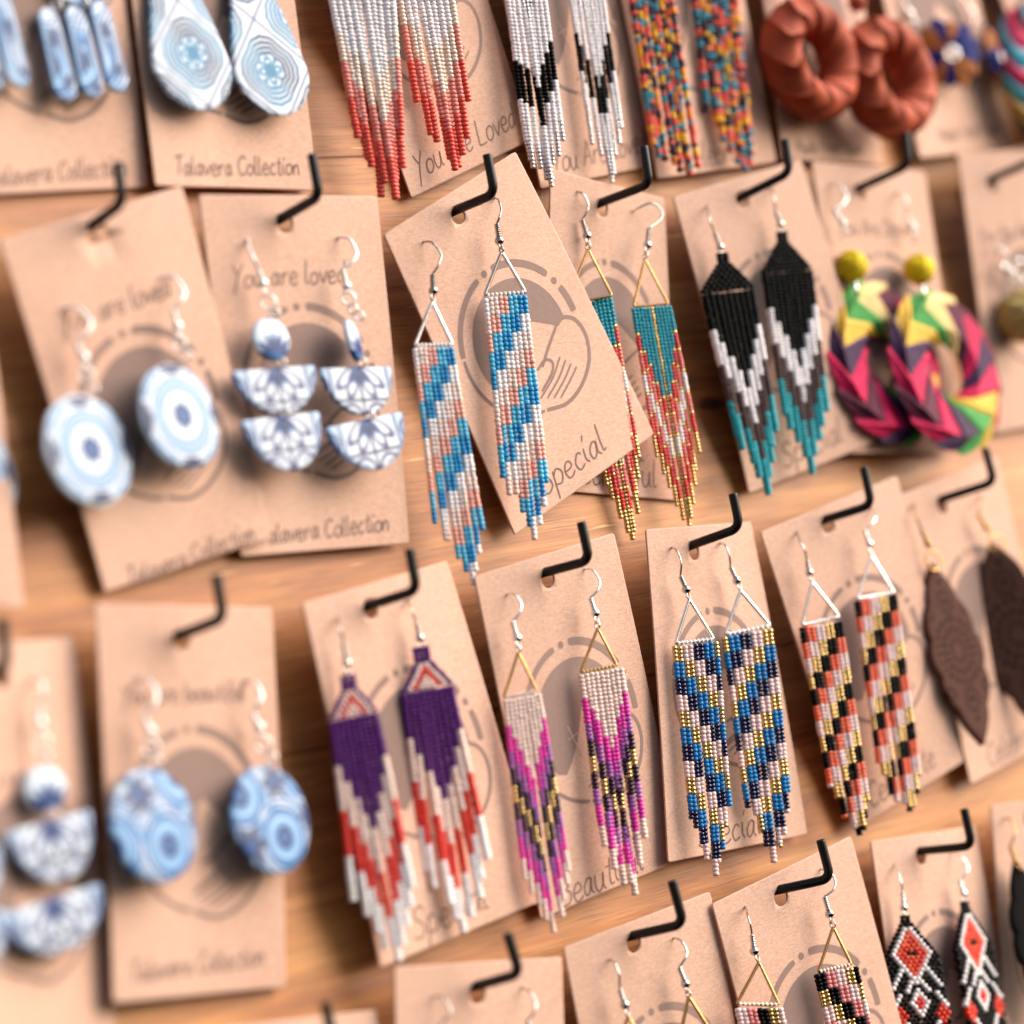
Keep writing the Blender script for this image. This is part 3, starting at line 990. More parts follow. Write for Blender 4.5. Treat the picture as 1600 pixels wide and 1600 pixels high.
def pat_leaf(x, y):
    base = np.array(srgb('#583c34')); dark = np.array(srgb('#0a0505'))  # near-black is painted in for the shade inside the leaf's pierced holes
    C = np.repeat(base[None], len(x), 0)
    r = np.hypot(x, y * .9); a = np.arctan2(y, x)
    for rad, k, w in ((3.0, 10, .9), (5.8, 16, 1.0), (8.6, 22, .8)):
        C = lay(C, dark, (np.abs(r - rad) < w) * (np.cos(k * a) > .35) * .9)
    for sy in (-1, 1):
        rr = np.hypot(x, (y - sy * 15) * .8); aa = np.arctan2(y - sy * 15, x)
        C = lay(C, dark, (np.abs(rr - 2.6) < .7) * (np.cos(9 * aa) > .3) * .9)
        C = lay(C, dark, (rr < .8) * .9)
        C = lay(C, dark, (np.hypot(x, (y - sy * 21)) < .8) * .9)
    for sx in (-1, 1):
        for sy in (-1, 1):
            C = lay(C, dark, line_mask(np.hypot(x - sx * 8.2, y - sy * 12) - 1.6, .35) * .9)
    return C

# ------------------------------------------------------------------ rings of folded strips
def strip_ring(root, c, R, r, depth, n, twist, mats, phase=0.0, step=.14, tilt=0.0, yaw=0.0, name='folded_strip', nside=24, ridge=1.2, smooth=True):
    e1 = XA * math.cos(yaw) + NA * math.sin(yaw)
    nn = -XA * math.sin(yaw) + NA * math.cos(yaw)
    e2 = ZA
    e2, nn = e2 * math.cos(tilt) + nn * math.sin(tilt), nn * math.cos(tilt) - e2 * math.sin(tilt)
    ns, nf = 3, nside
    for i in range(n):
        V, F = [], []
        for a in range(ns):
            s = a / (ns - 1)
            for b in range(nf):
                f = 2 * math.pi * b / nf
                # a crease along the front ridge: the strip runs back on both sides of it
                z_ = abs(((f - ridge + math.pi) % (2 * math.pi)) - math.pi) / math.pi
                th = phase + 2 * math.pi / n * (i + s * 1.1) + twist * z_
                q = 1 + step * (1 - s) - step * .5
                rad = R + r * q * math.cos(f)
                z = depth * q * math.sin(f)
                V.append(c + (e1 * math.cos(th) + e2 * math.sin(th)) * rad + nn * z)
        for a in range(ns - 1):
            for b in range(nf):
                b2 = (b + 1) % nf
                F.append((a * nf + b, a * nf + b2, (a + 1) * nf + b2, (a + 1) * nf + b))
        F.append(tuple(range(nf)))
        F.append(tuple((ns - 1) * nf + b for b in range(nf))[::-1])
        o = obj(name, V, F, mats[i % len(mats)], root, smooth=smooth)
        o.data.polygons[-1].use_smooth = o.data.polygons[-2].use_smooth = False

def pinwheel(root, c, R, n, mats, yaw, seed):
    """flat folded star: every strip is a bent wedge with a pointed end"""
    e1 = XA * math.cos(yaw) + NA * math.sin(yaw)
    nn = -XA * math.sin(yaw) + NA * math.cos(yaw)
    rg = np.random.default_rng(seed)
    for i in range(n):
        a0, a1 = 2 * math.pi * i / n, 2 * math.pi * (i + 1.12) / n
        am = a0 + (a1 - a0) * .35
        def P(r, a, z): return c + (e1 * math.cos(a) + ZA * math.sin(a)) * r + nn * z
        q = R * (1 + rg.uniform(-.06, .06))
        top = [P(1.4, a0, 2.6), P(1.4, a1, 2.3), P(q * .62, a1, 1.4), P(q * .86, a1, .2), P(q * 1.04, am, .3), P(q * .84, a0 - .05, 1.1), P(q * .5, a0, 2.4)]
        m = len(top)
        V = top + [p - nn * 1.6 for p in top]
        F = [tuple(range(m)), tuple(range(m, 2 * m))[::-1]] + [(k, k + m, (k + 1) % m + m, (k + 1) % m) for k in range(m)]
        obj('folded_strip', V, F, mats[i % len(mats)], root, smooth=False)

# ------------------------------------------------------------------ the cards, their print and pegs
BEADS_EXTRA = None
M['bead_g'] = plain('bead_g', '#ee8a2a', 0.3, var=0.08, scale=500)
TC, YL = 'Talavera Collection', 'You are loved'
make_card('A', None, 'kraft card at the top left corner behind blue petal drop earrings', .4, -5.5, [(TC, (92, 270), 2.75)])
make_card('B', None, 'kraft card lettered Talavera Collection behind two blue tile teardrops', .4, -5.5, [(TC, (372, 262), 2.75)])
make_card('C', None, 'kraft card lettered You Are Loved behind the white to coral bead fringes', .6, 0, [('You Are Loved', (728, 222), 3.9)])
make_card('D', None, 'kraft card lettered You Are Loved behind black and white bead fringes', .6, 0, [('You Are Loved', (938, 238), 3.9)])
make_card('E', None, 'kraft card lettered Celebrate behind the confetti coloured bead fringes', .6, 0, [('Celebrate', (1122, 240), 4.2)])
make_card('F', None, 'kraft card almost covered by two terracotta woven rings', .4, 0, [('Made From Paper', (1297, 232), 2.7)])
make_card('G', None, 'kraft card behind the navy and orange folded paper pinwheels', .4, 0, [('Made From Paper', (1515, 206), 2.7)])
make_card('H', None, 'kraft card in the upper right corner, mostly past the frame', .3, 0)
make_card('cm', None, 'kraft card cut off by the left edge, beside the big ring patterned discs', .4, -5.5)
make_card('c0', (150, 358), 'tilted kraft card carrying two white and blue ring patterned discs', .8, -6.5, [(YL, (180, 478), 3.1), (TC, (300, 868), 2.75)])
make_card('c1', (444, 350), 'upright kraft card lettered You are loved with blue half moon tile earrings', .4, -4.5, [(YL, (452, 432), 3.2), (TC, (508, 828), 2.75)])
make_card('c2', (715, 337), 'strongly tilted kraft card lettered Special with blue and peach striped fringes', .5, 0, [('Special', (893, 722), 4.5)])
make_card('c3', (942, 326), 'kraft card partly behind the tilted Special card, holding teal and coral fringes', -.6, 1, [('Beautiful', (968, 742), 4.4)])
make_card('c4', (1158, 312), 'kraft card lettered Special carrying black fringes with teal ends', .9, 0, [('Special', (1268, 694), 4.5)])
make_card('c5', (1343, 300), 'kraft card behind yellow balls and magenta folded rings', .4, -4, [('You Are Strong', (1370, 358), 3.0)])
make_card('c6', (1549, 288), 'kraft card at the right edge with an olive woven ball earring', .4, -4, [('You Are Amazing', (1585, 362), 2.9)])
make_card('r2cm', (1, 1058), 'kraft card in the lower left corner with blue half moon tiles', .5, -5)
make_card('r2c0', (282, 1000), 'kraft card with two swirl patterned blue discs in the lower left', .6, -5, [('You are beautiful', (287, 1085), 2.7), (TC, (310, 1508), 2.75)])
make_card('r2c1', (577, 952), 'kraft card lettered Special carrying purple, cream and red fringes', .7, 1, [('Special', (702, 1424), 4.5)])
make_card('r2c2', (855, 905), 'kraft card lettered Beautiful carrying magenta, plum and gold fringes', .6, 0, [('Beautiful', (940, 1370), 4.4)])
make_card('r2c3', (1083, 862), 'kraft card lettered Special carrying navy, blue and gold checked fringes', .5, 0, [('Special', (1140, 1296), 4.5)])
make_card('r2c4', (1292, 820), 'kraft card lettered Celebrate carrying orange, black and gold checked fringes', .6, 0, [('Celebrate', (1408, 1214), 4.2)])
make_card('r2c5', (1471, 790), 'kraft card behind dark brown wooden leaf earrings', .4, 0, [('Celebrate', (1585, 1160), 4.2)])
make_card('r3c0', (450, 1640), 'kraft card whose top edge just shows at the bottom, left of centre', .3)
make_card('r3c1', (745, 1553), 'kraft card at the bottom edge showing only two bare ear wires', .4, 0)
make_card('r3c2', (989, 1474), 'kraft card at the bottom edge with gold triangles just coming into view', .5, 0)
make_card('r3c3', (1219, 1402), 'tilted kraft card at the bottom edge with pink, black and gold fringes', .5, 0)
make_card('r3c4', (1438, 1338), 'kraft card at the bottom right with black, white and red brick stitched earrings', .4, 1)
make_card('r3c5', (1606, 1282), 'kraft card in the lower right corner with a black leather earring', .4, 0)

for k, S, E, T, lab in [
    ('c0', (144.6, 351), (191.7, 317), (183.6, 253.5), 'blurred black bent peg holding the card of white and blue ring discs'),
    ('c1', (440, 341), (499, 307), (487, 240.5), 'black bent peg holding the card of half moon tile earrings, under the Talavera teardrops'),
    ('c2', (713, 328), (773, 303), (761, 241), 'black bent peg through the tilted card of blue and peach fringes'),
    ('c3', (940.6, 316), (1014.7, 288), (1005.7, 228.6), 'black bent peg through the card of teal and coral fringes'),
    ('c4', (1157, 308.4), (1234, 270), (1227, 217.8), 'black bent peg through the card of black fringes with teal ends'),
    ('c5', (1340, 295), (1420, 258.5), (1415, 207), 'black bent peg just below a terracotta woven ring'),
    ('c6', (1546, 281), (1626, 246), (1622, 196), 'black bent peg running out of the right edge below the blue pinwheels'),
    ('r2cm', (-45, 1066), (10, 1042), (3, 965), 'very blurred black peg cut by the left edge'),
    ('r2c0', (277.5, 993.7), (349.3, 966.4), (337.8, 897.4), 'blurred black bent peg holding the card of swirl patterned discs'),
    ('r2c1', (575, 946.6), (651.5, 923), (640, 858), 'black bent peg through the card of purple, cream and red fringes'),
    ('r2c2', (852, 894), (921, 876), (908, 815), 'black bent peg through the card of magenta and plum fringes'),
    ('r2c3', (1080, 852), (1156, 825), (1145, 771), 'black bent peg through the card of navy and gold checked fringes'),
    ('r2c4', (1288.7, 811.9), (1361.9, 789.4), (1349.7, 730), 'black bent peg through the card of orange and black checked fringes'),
    ('r2c5', (1469.5, 780.5), (1553.5, 753.5), (1539, 699.5), 'black bent peg through the card of dark wooden leaves'),
    ('r3c0', (448, 1655), (521, 1632), (508, 1566), 'black peg tip rising from the bottom edge, left of the bare ear wires'),
    ('r3c1', (744, 1540.6), (811.9, 1521.9), (793, 1458), 'black bent peg above the two bare ear wires at the bottom'),
    ('r3c2', (988, 1462), (1068, 1444), (1050, 1376), 'black bent peg below the magenta fringes, on the card of gold triangles'),
    ('r3c3', (1218, 1390), (1298, 1373), (1282, 1312), 'black bent peg on the tilted card of pink, black and gold fringes'),
    ('r3c4', (1436.8, 1330), (1518.9, 1322), (1506.5, 1263.6), 'black bent peg on the card of black, white and red brick stitched earrings'),
]:
    make_peg(k, S, E, T, lab)

# ------------------------------------------------------------------ bead fringe earrings
FR, GRP = 'earring', 'bead fringe earrings'
def earring(name, k, px, label, group=GRP):
    return thing(name, on(k, *px), label, 'earring', group)

def ce(c): return (c + 1) // 2

# blue, white and peach stripes on the tilted card
LEN = [39, 43, 43, 47, 50, 53, 50, 46, 41]
cols = [cyc('WLPSB', 4, ce(c), LEN[c]) for c in range(9)]
e = earring('bead_fringe_earring', 'c2', (661, 377), 'blue, white and peach striped bead fringe hanging off the left edge of its tilted card')
de = ear_wire(e, 'c2', [(661, 378), (675, 379), (689, 397), (685, 414), (675.6, 429)], (677, 454), (675.6, 471), 'darksteel')
triangle_frame(e, (675.6, 471), (648, 540), (707, 539), de, 'silver', .5, 'thread')
fringe(e, (649, 547), (705, 546), (738, 914), 5, cols, de, dtip=-4, sway=.25, spread=.05)
e = earring('bead_fringe_earring', 'c2', (773, 309), 'blue, white and peach striped bead fringe lying over the grey emblem of its tilted card')
de = ear_wire(e, 'c2', [(773, 309), (779, 313), (783, 328), (780, 340), (776, 350)], (780, 376), (784, 393), 'darksteel', loops=2)
triangle_frame(e, (784, 393), (757, 462), (821, 457), de, 'steel', .5, 'thread')
fringe(e, (759, 469), (819, 464), (838, 843), 5, cols, de, dtip=-4, sway=.25, spread=.02)

# teal, coral and gold
T_ = [7, 12, 16, 21, 25, 0, 25, 21, 16, 12, 7]
def tealcol(c):
    if c == 5: return 'G' * 62
    return 'T' * T_[c] + 'G' + 'R' * 4 + 'G' + 'p' * 5 + 'G' + 'W' * 5 + 'G' + 'p' * 5 + 'G' + 'R' * 5 + 'G' * 6
cols = [tealcol(c) for c in range(11)]
e = earring('bead_fringe_earring', 'c3', (901, 298), 'teal and coral bead fringe mostly covered by the tilted Special card')
de = ear_wire(e, 'c3', [(901.6, 299), (912, 304), (919, 320), (916, 332), (909, 343)], (917, 368), (919, 389), 'steel', loops=2, de=1.9, peak=3)
triangle_frame(e, (919, 389), (884, 475), (956, 462), 1.7, 'gold', .38)
fringe(e, (889, 480), (953, 468), (990, 843), 5, cols, .7, dtip=-5.2, sway=.2)
e = earring('bead_fringe_earring', 'c3', (991, 329), 'teal and coral bead fringe with a gold centre line, fully in view')
de = ear_wire(e, 'c3', [(991, 329), (1003, 322), (1018, 317.5), (1032, 326), (1033, 342), (1013.7, 357)], (1011.5, 383), (1007.6, 404), 'steel', loops=2)
triangle_frame(e, (1007.6, 404), (990, 479), (1044, 475), de, 'gold', .38)
fringe(e, (990, 484), (1046, 480), (1077, 822), 5, cols, de, dtip=-5, sway=.3, spread=.05)

# black with white chevron, grey and teal ends
T_ = [10, 14, 18, 22, 27, 22, 18, 14, 10]
cols = ['K' * t + 'V' * 10 + 'E' * 10 + 't' * 10 for t in T_]
rows = [2, 2, 2, 3, 4, 5, 6, 7, 8, 9]
e = earring('bead_fringe_earring', 'c4', (1105, 320), 'black bead fringe with white chevron and teal ends, hanging over bare wood')
de = ear_wire(e, 'c4', [(1105, 321), (1108, 340), (1116.5, 364)], (1125, 386), (1129, 397), 'steel', rb=1.2)
fan(e, (1128, 395), (1100, 459), (1174, 450), de, rows, lambda j, i, m: 'K')
fringe(e, (1101, 463), (1174, 455), (1201, 773), 4, cols, de, dtip=-4, sway=.35, spread=-.07)
e = earring('bead_fringe_earring', 'c4', (1206, 294), 'black bead fringe with white chevron and teal ends, hanging over the word Special')
de = ear_wire(e, 'c4', [(1206, 292), (1209, 308), (1212, 331)], (1219.6, 351), (1222, 364), 'steel', rb=1.2)
fan(e, (1221, 362), (1194, 427), (1263, 421), de, rows, lambda j, i, m: 'K')
fringe(e, (1195, 431), (1265, 425), (1271, 740), 4, cols, de, dtip=-4, sway=.35, spread=-.03)

# purple, cream and red
T_ = [10, 14, 18, 22, 25, 22, 18, 14, 10]
cols = ['U' * t + 'C' * 10 + 'r' * 10 + 'W' * 10 for t in T_]
rows = [3, 3, 3, 3, 4, 5, 6, 7, 8, 9]
pc = lambda j, i, m: 'U' if m <= 3 else 'UCrCC'[min(i, m - 1 - i, 4)]
e = earring('bead_fringe_earring', 'r2c1', (528, 963), 'purple, cream and red bead fringe hanging past the left edge of its Special card')
de = ear_wire(e, 'r2c1', [(528, 964), (531, 981), (537, 1004)], (542, 1036), (543, 1054), 'steel', rb=1.2)
fan(e, (543, 1054), (519, 1124), (584, 1111), de, rows, pc)
fringe(e, (519, 1130), (586, 1116), (620, 1502), 4, cols, de, dtip=-4, sway=.6, spread=.09, rf=.74)
e = earring('bead_fringe_earring', 'r2c1', (639, 936), 'purple, cream and red bead fringe whose white ends cover part of the word Special')
de = ear_wire(e, 'r2c1', [(639, 936), (642, 952), (650.4, 972.5)], (656, 997), (658, 1016), 'steel', rb=1.2)
fan(e, (657, 1010), (632, 1082), (702, 1068), de, rows, pc)
fringe(e, (632, 1088), (703, 1074), (729, 1457), 4, cols, de, dtip=-4, sway=.7, spread=.11, rf=.74)

# cream, magenta, plum and gold
T_ = [6, 9, 12, 16, 19, 16, 12, 9, 6]
cols = ['C' * t + 'H' * 6 + 'I' * 4 + 'D' * 4 + 'G' * 4 + 'D' * 4 + 'I' * 4 + 'H' * 5 + 'C' * 5 for t in T_]
e = earring('bead_fringe_earring', 'r2c2', (793, 928), 'magenta, plum and gold bead fringe hanging beside the Special card, its tip below it')
de = ear_wire(e, 'r2c2', [(793, 928), (804, 929), (814, 942), (812, 957), (800, 971)], (808, 997), (810, 1018), 'silver', loops=2)
triangle_frame(e, (810, 1018), (787, 1090), (839, 1081), de, 'gold', .4, 'thread')
fringe(e, (790, 1097), (842, 1087), (868, 1456), 4, cols, de, dtip=-4, sway=.5, spread=.06, rf=.7)
e = earring('bead_fringe_earring', 'r2c2', (913, 889), 'magenta, plum and gold bead fringe in the middle of the Beautiful card')
de = ear_wire(e, 'r2c2', [(913, 889), (926, 891), (937, 908), (934, 922), (922, 934)], (930, 958), (934, 981), 'silver', loops=2)
triangle_frame(e, (934, 981), (907, 1051), (964, 1040), de, 'gold', .4, 'goldthread')
fringe(e, (908, 1057), (970, 1046), (986, 1400), 4, cols, de, dtip=-4, sway=.9, spread=-.02, rf=.7)

# navy, blue, pink and gold checks
LEN = [42, 44, 48, 52, 56, 53, 50, 45, 40]
e = earring('bead_fringe_earring', 'r2c3', (1049, 855), 'navy, blue and gold checked bead fringe near the left edge of its card')
de = ear_wire(e, 'r2c3', [(1049, 855), (1057, 860), (1064, 878), (1063, 900)], (1072, 921), (1077, 936), 'steel')
triangle_frame(e, (1077, 936), (1055, 1006), (1115, 999), de, 'silver', .5, 'thread')
fringe(e, (1054, 1013), (1119, 1005), (1118, 1368), 4, [cyc('GbNq', 4, -(c // 2), LEN[c]) for c in range(9)], de, dtip=-4, sway=.4, rf=.56, spread=-.02)
e = earring('bead_fringe_earring', 'r2c3', (1126, 848), 'navy, blue and gold checked bead fringe over the right edge of its card')
de = ear_wire(e, 'r2c3', [(1126, 848), (1133, 852), (1139, 866), (1141, 886)], (1151, 907), (1157, 922), 'steel')
triangle_frame(e, (1157, 922), (1133, 992), (1203, 978), de, 'silver', .55, 'thread')
fringe(e, (1132, 998), (1203, 986), (1214, 1346), 4, [cyc('GbNq', 4, ce(c), LEN[c]) for c in range(9)], de, dtip=-4, sway=.4, rf=.56, spread=-.02)

# orange, pink, gold and black checks
LEN = [41, 44, 49, 51, 52, 54, 53, 50, 46]
cols = [cyc('KOqG', 4, ce(c), LEN[c]) for c in range(9)]
e = earring('bead_fringe_earring', 'r2c4', (1245, 829), 'orange, black and gold checked bead fringe over bare wood')
de = ear_wire(e, 'r2c4', [(1244.7, 829), (1250, 846), (1257, 858), (1260.6, 876)], (1264.4, 894.4), (1269, 909), 'steel', rb=1.2)
triangle_frame(e, (1269, 909), (1253, 977), (1311, 964), de, 'silver', .5)
fringe(e, (1253, 983), (1312, 974), (1346, 1304), 5, cols, de, dtip=-4, sway=.4, spread=-.04)
e = earring('bead_fringe_earring', 'r2c4', (1365, 795), 'orange, black and gold checked bead fringe in front of the word Celebrate')
de = ear_wire(e, 'r2c4', [(1364, 793), (1368, 803), (1365, 815), (1350, 829)], (1358, 850), (1362, 868), 'silver', rb=1.2)
triangle_frame(e, (1362, 868), (1339, 936), (1396, 926), de, 'silver', .5)
fringe(e, (1339, 942), (1397, 932), (1420, 1268), 5, [s[:-1] for s in cols], de, dtip=-4, sway=.4)

# pink, white, black and gold at the bottom edge
e = earring('bead_fringe_earring', 'r3c3', (1165, 1416), 'pink, black and gold bead fringe just showing at the bottom edge')
de = ear_wire(e, 'r3c3', [(1165, 1416), (1168, 1430), (1172, 1444), (1175, 1461)], (1178.4, 1486), (1186, 1503), 'steel')
triangle_frame(e, (1186, 1503), (1151, 1569), (1217, 1570), de, 'gold', .45, 'thread')
fringe(e, (1153, 1578), (1219, 1578), (1270, 1925), 4, [cyc('KGqk', 4, [2, 2, 3, 3, 0, 0, 1, 1, 2][c], 54 - abs(c - 4) * 3) for c in range(9)], de, dtip=-4)
e = earring('bead_fringe_earring', 'r3c3', (1281, 1358), 'pink, black and gold bead fringe in front of the emblem at the bottom')
de = ear_wire(e, 'r3c3', [(1281, 1358), (1296, 1362), (1305, 1376), (1302, 1390), (1288, 1401)], (1296, 1428), (1302, 1448), 'steel', loops=2)
triangle_frame(e, (1302, 1448), (1278, 1519), (1330, 1507), de, 'gold', .45, 'thread')
fringe(e, (1277, 1525), (1337, 1513), (1385, 1860), 4, [cyc('KGqk', 4, [0, 0, 3, 3, 2, 2, 1, 1, 0][c], 54 - abs(c - 4) * 3) for c in range(9)], de, dtip=-4)

# gold triangles entering at the bottom edge
e = earring('bead_fringe_earring', 'r3c2', (952, 1499), 'ear wire with just the tip of a gold triangle at the bottom edge')
de = ear_wire(e, 'r3c2', [(952, 1499), (960, 1504), (967, 1522), (968, 1545)], (976, 1570), (982, 1588), 'steel')
triangle_frame(e, (982, 1588), (955, 1655), (1015, 1648), de, 'gold', .45)
fringe(e, (956, 1662), (1015, 1655), (1055, 1990), 4, [cyc('qkKG', 4, ce(c), 50 - abs(c - 4) * 3) for c in range(9)], de, dtip=-4)
e = earring('bead_fringe_earring', 'r3c2', (1052, 1465), 'ear wire with a gold triangle in front of the grey emblem at the bottom edge')
de = ear_wire(e, 'r3c2', [(1052, 1465), (1064, 1470), (1073, 1486), (1070, 1498), (1061, 1511)], (1071, 1537), (1076, 1556), 'steel', loops=2)
triangle_frame(e, (1076, 1556), (1061, 1628), (1114, 1618), de, 'gold', .5)
fringe(e, (1062, 1634), (1115, 1625), (1160, 1960), 4, [cyc('qkKG', 4, ce(c), 50 - abs(c - 4) * 3) for c in range(9)], de, dtip=-4)

# bare ear wires at the bottom edge
e = earring('ear_wire_earring', 'r3c1', (677, 1557), 'thin silver ear wire at the bottom edge, the lower of the two bare ones', 'bare ear wires')
de = ear_wire(e, 'r3c1', [(677, 1557), (690, 1558), (703, 1573), (701, 1587), (688, 1600)], (692, 1628), (694, 1648), 'steel')
triangle_frame(e, (694, 1648), (670, 1718), (728, 1712), de, 'gold', .45)
e = earring('ear_wire_earring', 'r3c1', (815, 1543), 'thin silver ear wire at the bottom edge, under the arm of the black peg', 'bare ear wires')
de = ear_wire(e, 'r3c1', [(815, 1543), (827, 1549), (837, 1566), (834, 1582), (824, 1594)], (829, 1621), (831, 1640), 'steel')
triangle_frame(e, (831, 1640), (806, 1710), (866, 1702), de, 'gold', .45)

# brick stitched diamonds
def brick(j, i, m):
    X = i - (m - 1) / 2
    a = abs(X)
    d = a / 2.9 + abs(j - 9) / 6.4
    if j == 9 and a < .8: return 'K'
    if d < .95: return 'o' if (j + int(a)) % 3 else 'x'
    if d < 1.38 and m > 3: return 'W'
    d2 = a / 1.4 + abs(j - 21) / 2.6
    if d2 < 1: return 'x'
    if d2 < 1.75: return 'W'
    d3 = abs(a - 3.9) / 1.5 + abs(j - 24) / 3.4
    if d3 < 1: return 'o' if j % 2 else 'x'
    if j > 10 and (abs(a - (j - 13.5) * .55) < .5 or abs(a - (j - 9) * .62) < .5): return 'W'
    if abs(a - 1.2 - abs(j - 29) * .5) < .5 and j > 24: return 'W'
    return 'K'
rows = [2, 2, 3, 4, 5, 6, 7, 8, 9, 10] + [11, 10] * 13
e = earring('bead_fringe_earring', 'r3c4', (1398, 1349), 'black, white and red brick stitched bead earring with a broad red diamond')
de = ear_wire(e, 'r3c4', [(1398, 1349), (1404, 1366), (1408, 1380), (1410, 1394)], (1412, 1418), (1415, 1432), 'silver', rb=1.2)
fan(e, (1413, 1430), (1416, 1664), (1490, 1657), de, rows, brick, rf=.52)
e = earring('bead_fringe_earring', 'r3c4', (1486, 1333), 'black and red brick stitched bead earring turned sideways, with a narrow diamond')
de = ear_wire(e, 'r3c4', [(1486, 1333), (1500, 1337), (1512, 1352), (1510, 1364), (1498.6, 1375)], (1505, 1396), (1507, 1410), 'silver', rb=1.2)
fan(e, (1506, 1408), (1529, 1664), (1576, 1651), de, rows, brick, dl=3.5, dr=-3.5, rf=.5)

# top row, hooks beyond the frame
def top_gear(e, k, TL, TR, d, metal='silver', frame='gold'):
    cx, cy = (TL[0] + TR[0]) / 2, (TL[1] + TR[1]) / 2
    A = (cx - 14, cy - 78)
    W0 = (cx - 34, cy - 168)
    de = ear_wire(e, k, [W0, (W0[0] + 14, W0[1] + 4), (W0[0] + 22, W0[1] + 20), (W0[0] + 12, W0[1] + 46)], (A[0] - 4, A[1] - 22), A, metal, de=d)
    triangle_frame(e, A, TL, TR, d, frame, .45)

LEN = [42, 47, 49, 53, 56, 57, 55, 52, 49, 41]
def coral(n, c): return fromend([('m', 10), ('s', 9), ('Y', 7 + min(c, 9 - c))], n, 'V')
e = earring('bead_fringe_earring', 'C', (590, 40), 'white to coral bead fringe hanging over bare wood beside the You Are Loved card')
d = 8.5
top_gear(e, 'C', (509, -48), (610, -48), d)
fringe(e, (509, -45), (610, -45), (614, 312), 5, [coral(LEN[c], c) for c in range(10)], d, dtip=-5, sway=.6, rf=.58, spread=-.15)
LEN = [33, 41, 43, 47, 50, 49, 46, 42, 33]
e = earring('bead_fringe_earring', 'C', (680, 40), 'white to coral bead fringe lying on the You Are Loved card')
top_gear(e, 'C', (618, -48), (699, -48), 7)
fringe(e, (618, -45), (699, -45), (711, 267), 4, [coral(LEN[c], c) for c in range(9)], 7, dtip=-5, sway=.5, rf=.58, spread=-.03)

T_ = [24, 25, 26, 28, 31, 28, 25, 22, 19]
cols = ['A' * max(0, t - 18) + 'w' * min(18, t) + 'K' * 10 + 'w' * 11 + 'A' * (5 + i % 2) for i, t in enumerate(T_)]
e = earring('bead_fringe_earring', 'D', (830, 40), 'black and white bead fringe hanging over the left edge of its You Are Loved card')
top_gear(e, 'D', (787, -48), (845, -48), 9, 'silver', 'silver')
fringe(e, (787, -45), (845, -45), (861, 293), 4, cols, 9, dtip=-6, sway=.7)
T_ = [17, 20, 24, 28, 31, 28, 24, 20, 17]
cols = ['A' * max(0, t - 14) + 'w' * min(14, t) + 'K' * 10 + 'w' * 9 + 'A' * (6 + i % 2) for i, t in enumerate(T_)]
e = earring('bead_fringe_earring', 'D', (915, 40), 'black and white bead fringe in the middle of its You Are Loved card')
top_gear(e, 'D', (885, -48), (936, -48), 8, 'silver', 'silver')
fringe(e, (885, -45), (936, -45), (957, 285), 4, cols, 8, dtip=-6, sway=.5)

def confetti(n, s):
    r = random.Random(s); out = ''
    while len(out) < n:
        out += r.choice('ccccyyaaannng') * r.choice((1, 1, 1, 2, 2))
    return out[:n]
e = earring('bead_fringe_earring', 'E', (1020, 40), 'confetti coloured bead fringe hanging over the left edge of the Celebrate card')
top_gear(e, 'E', (981, -48), (1041, -48), 7)
fringe(e, (981, -45), (1041, -45), (1072, 274), 5, [confetti(n, n * 7 + i) for i, n in enumerate([46, 49, 50, 51, 53, 54, 54, 52])], 7, dtip=-5, sway=.7, rv=.16, rf=.6)
e = earring('bead_fringe_earring', 'E', (1120, 40), 'confetti coloured bead fringe lying on the Celebrate card')
top_gear(e, 'E', (1080, -48), (1143, -48), 7)
fringe(e, (1080, -45), (1143, -45), (1164, 266), 5, [confetti(n, n * 5 + i) for i, n in enumerate([38, 42, 46, 49, 52, 54, 53, 50])], 7, dtip=-5, sway=.5, rv=.16, rf=.6)

# ------------------------------------------------------------------ blue and white tile earrings
GT = 'blue and white clay tile earrings'
def disc(R, n=120, wob=0.0): return [(R * (1 + wob * math.cos(8 * t)) * math.cos(t), R * (1 + wob * math.cos(8 * t)) * math.sin(t)) for t in np.linspace(0, 2 * math.pi, n, endpoint=False)]
def oval(a, b, n=90): return [(a * math.cos(t), b * math.sin(t)) for t in np.linspace(0, 2 * math.pi, n, endpoint=False)]
def half_out(a, h, rc=1.0):
    P = [(-a * math.cos(t), -h * math.sin(t)) for t in np.linspace(.06, math.pi - .06, 70)]
    P += [(a - .5, -.02)] + [(x, 0) for x in np.linspace(a - 1, -a + 1, 40)] + [(-a + .5, -.02)]
    return P
def half(e, TL, TR, B, d, seed, name='half_moon_tile'):
    l, r, b = at(TL[0], TL[1], d), at(TR[0], TR[1], d), at(B[0], B[1], d)
    c = (l + r) / 2
    e1 = unit(r - l)
    v = c - b
    e2 = unit(v - e1 * (e1 @ v))
    return plate(e, name, half_out(np.linalg.norm(r - l) / 2, v @ e2), c, e1, e2, pat_half(seed), rings=50)
def round_tile(e, px, d, outline, colour, name='round_tile', tilt=0.0, dome=.6):
    e1 = XA * math.cos(tilt) + NA * math.sin(tilt)
    return plate(e, name, outline, at(px[0], px[1], d), e1, ZA, colour, dome=dome)
def link(e, px, d, R=1.5, ang=.5, metal='whitewire', name='jump_ring'):
    V, F = torus(at(px[0], px[1], d), R, .33, XA * math.cos(ang) + NA * math.sin(ang), ZA, 18, 7)
    obj(name, V, F, M[metal], e)

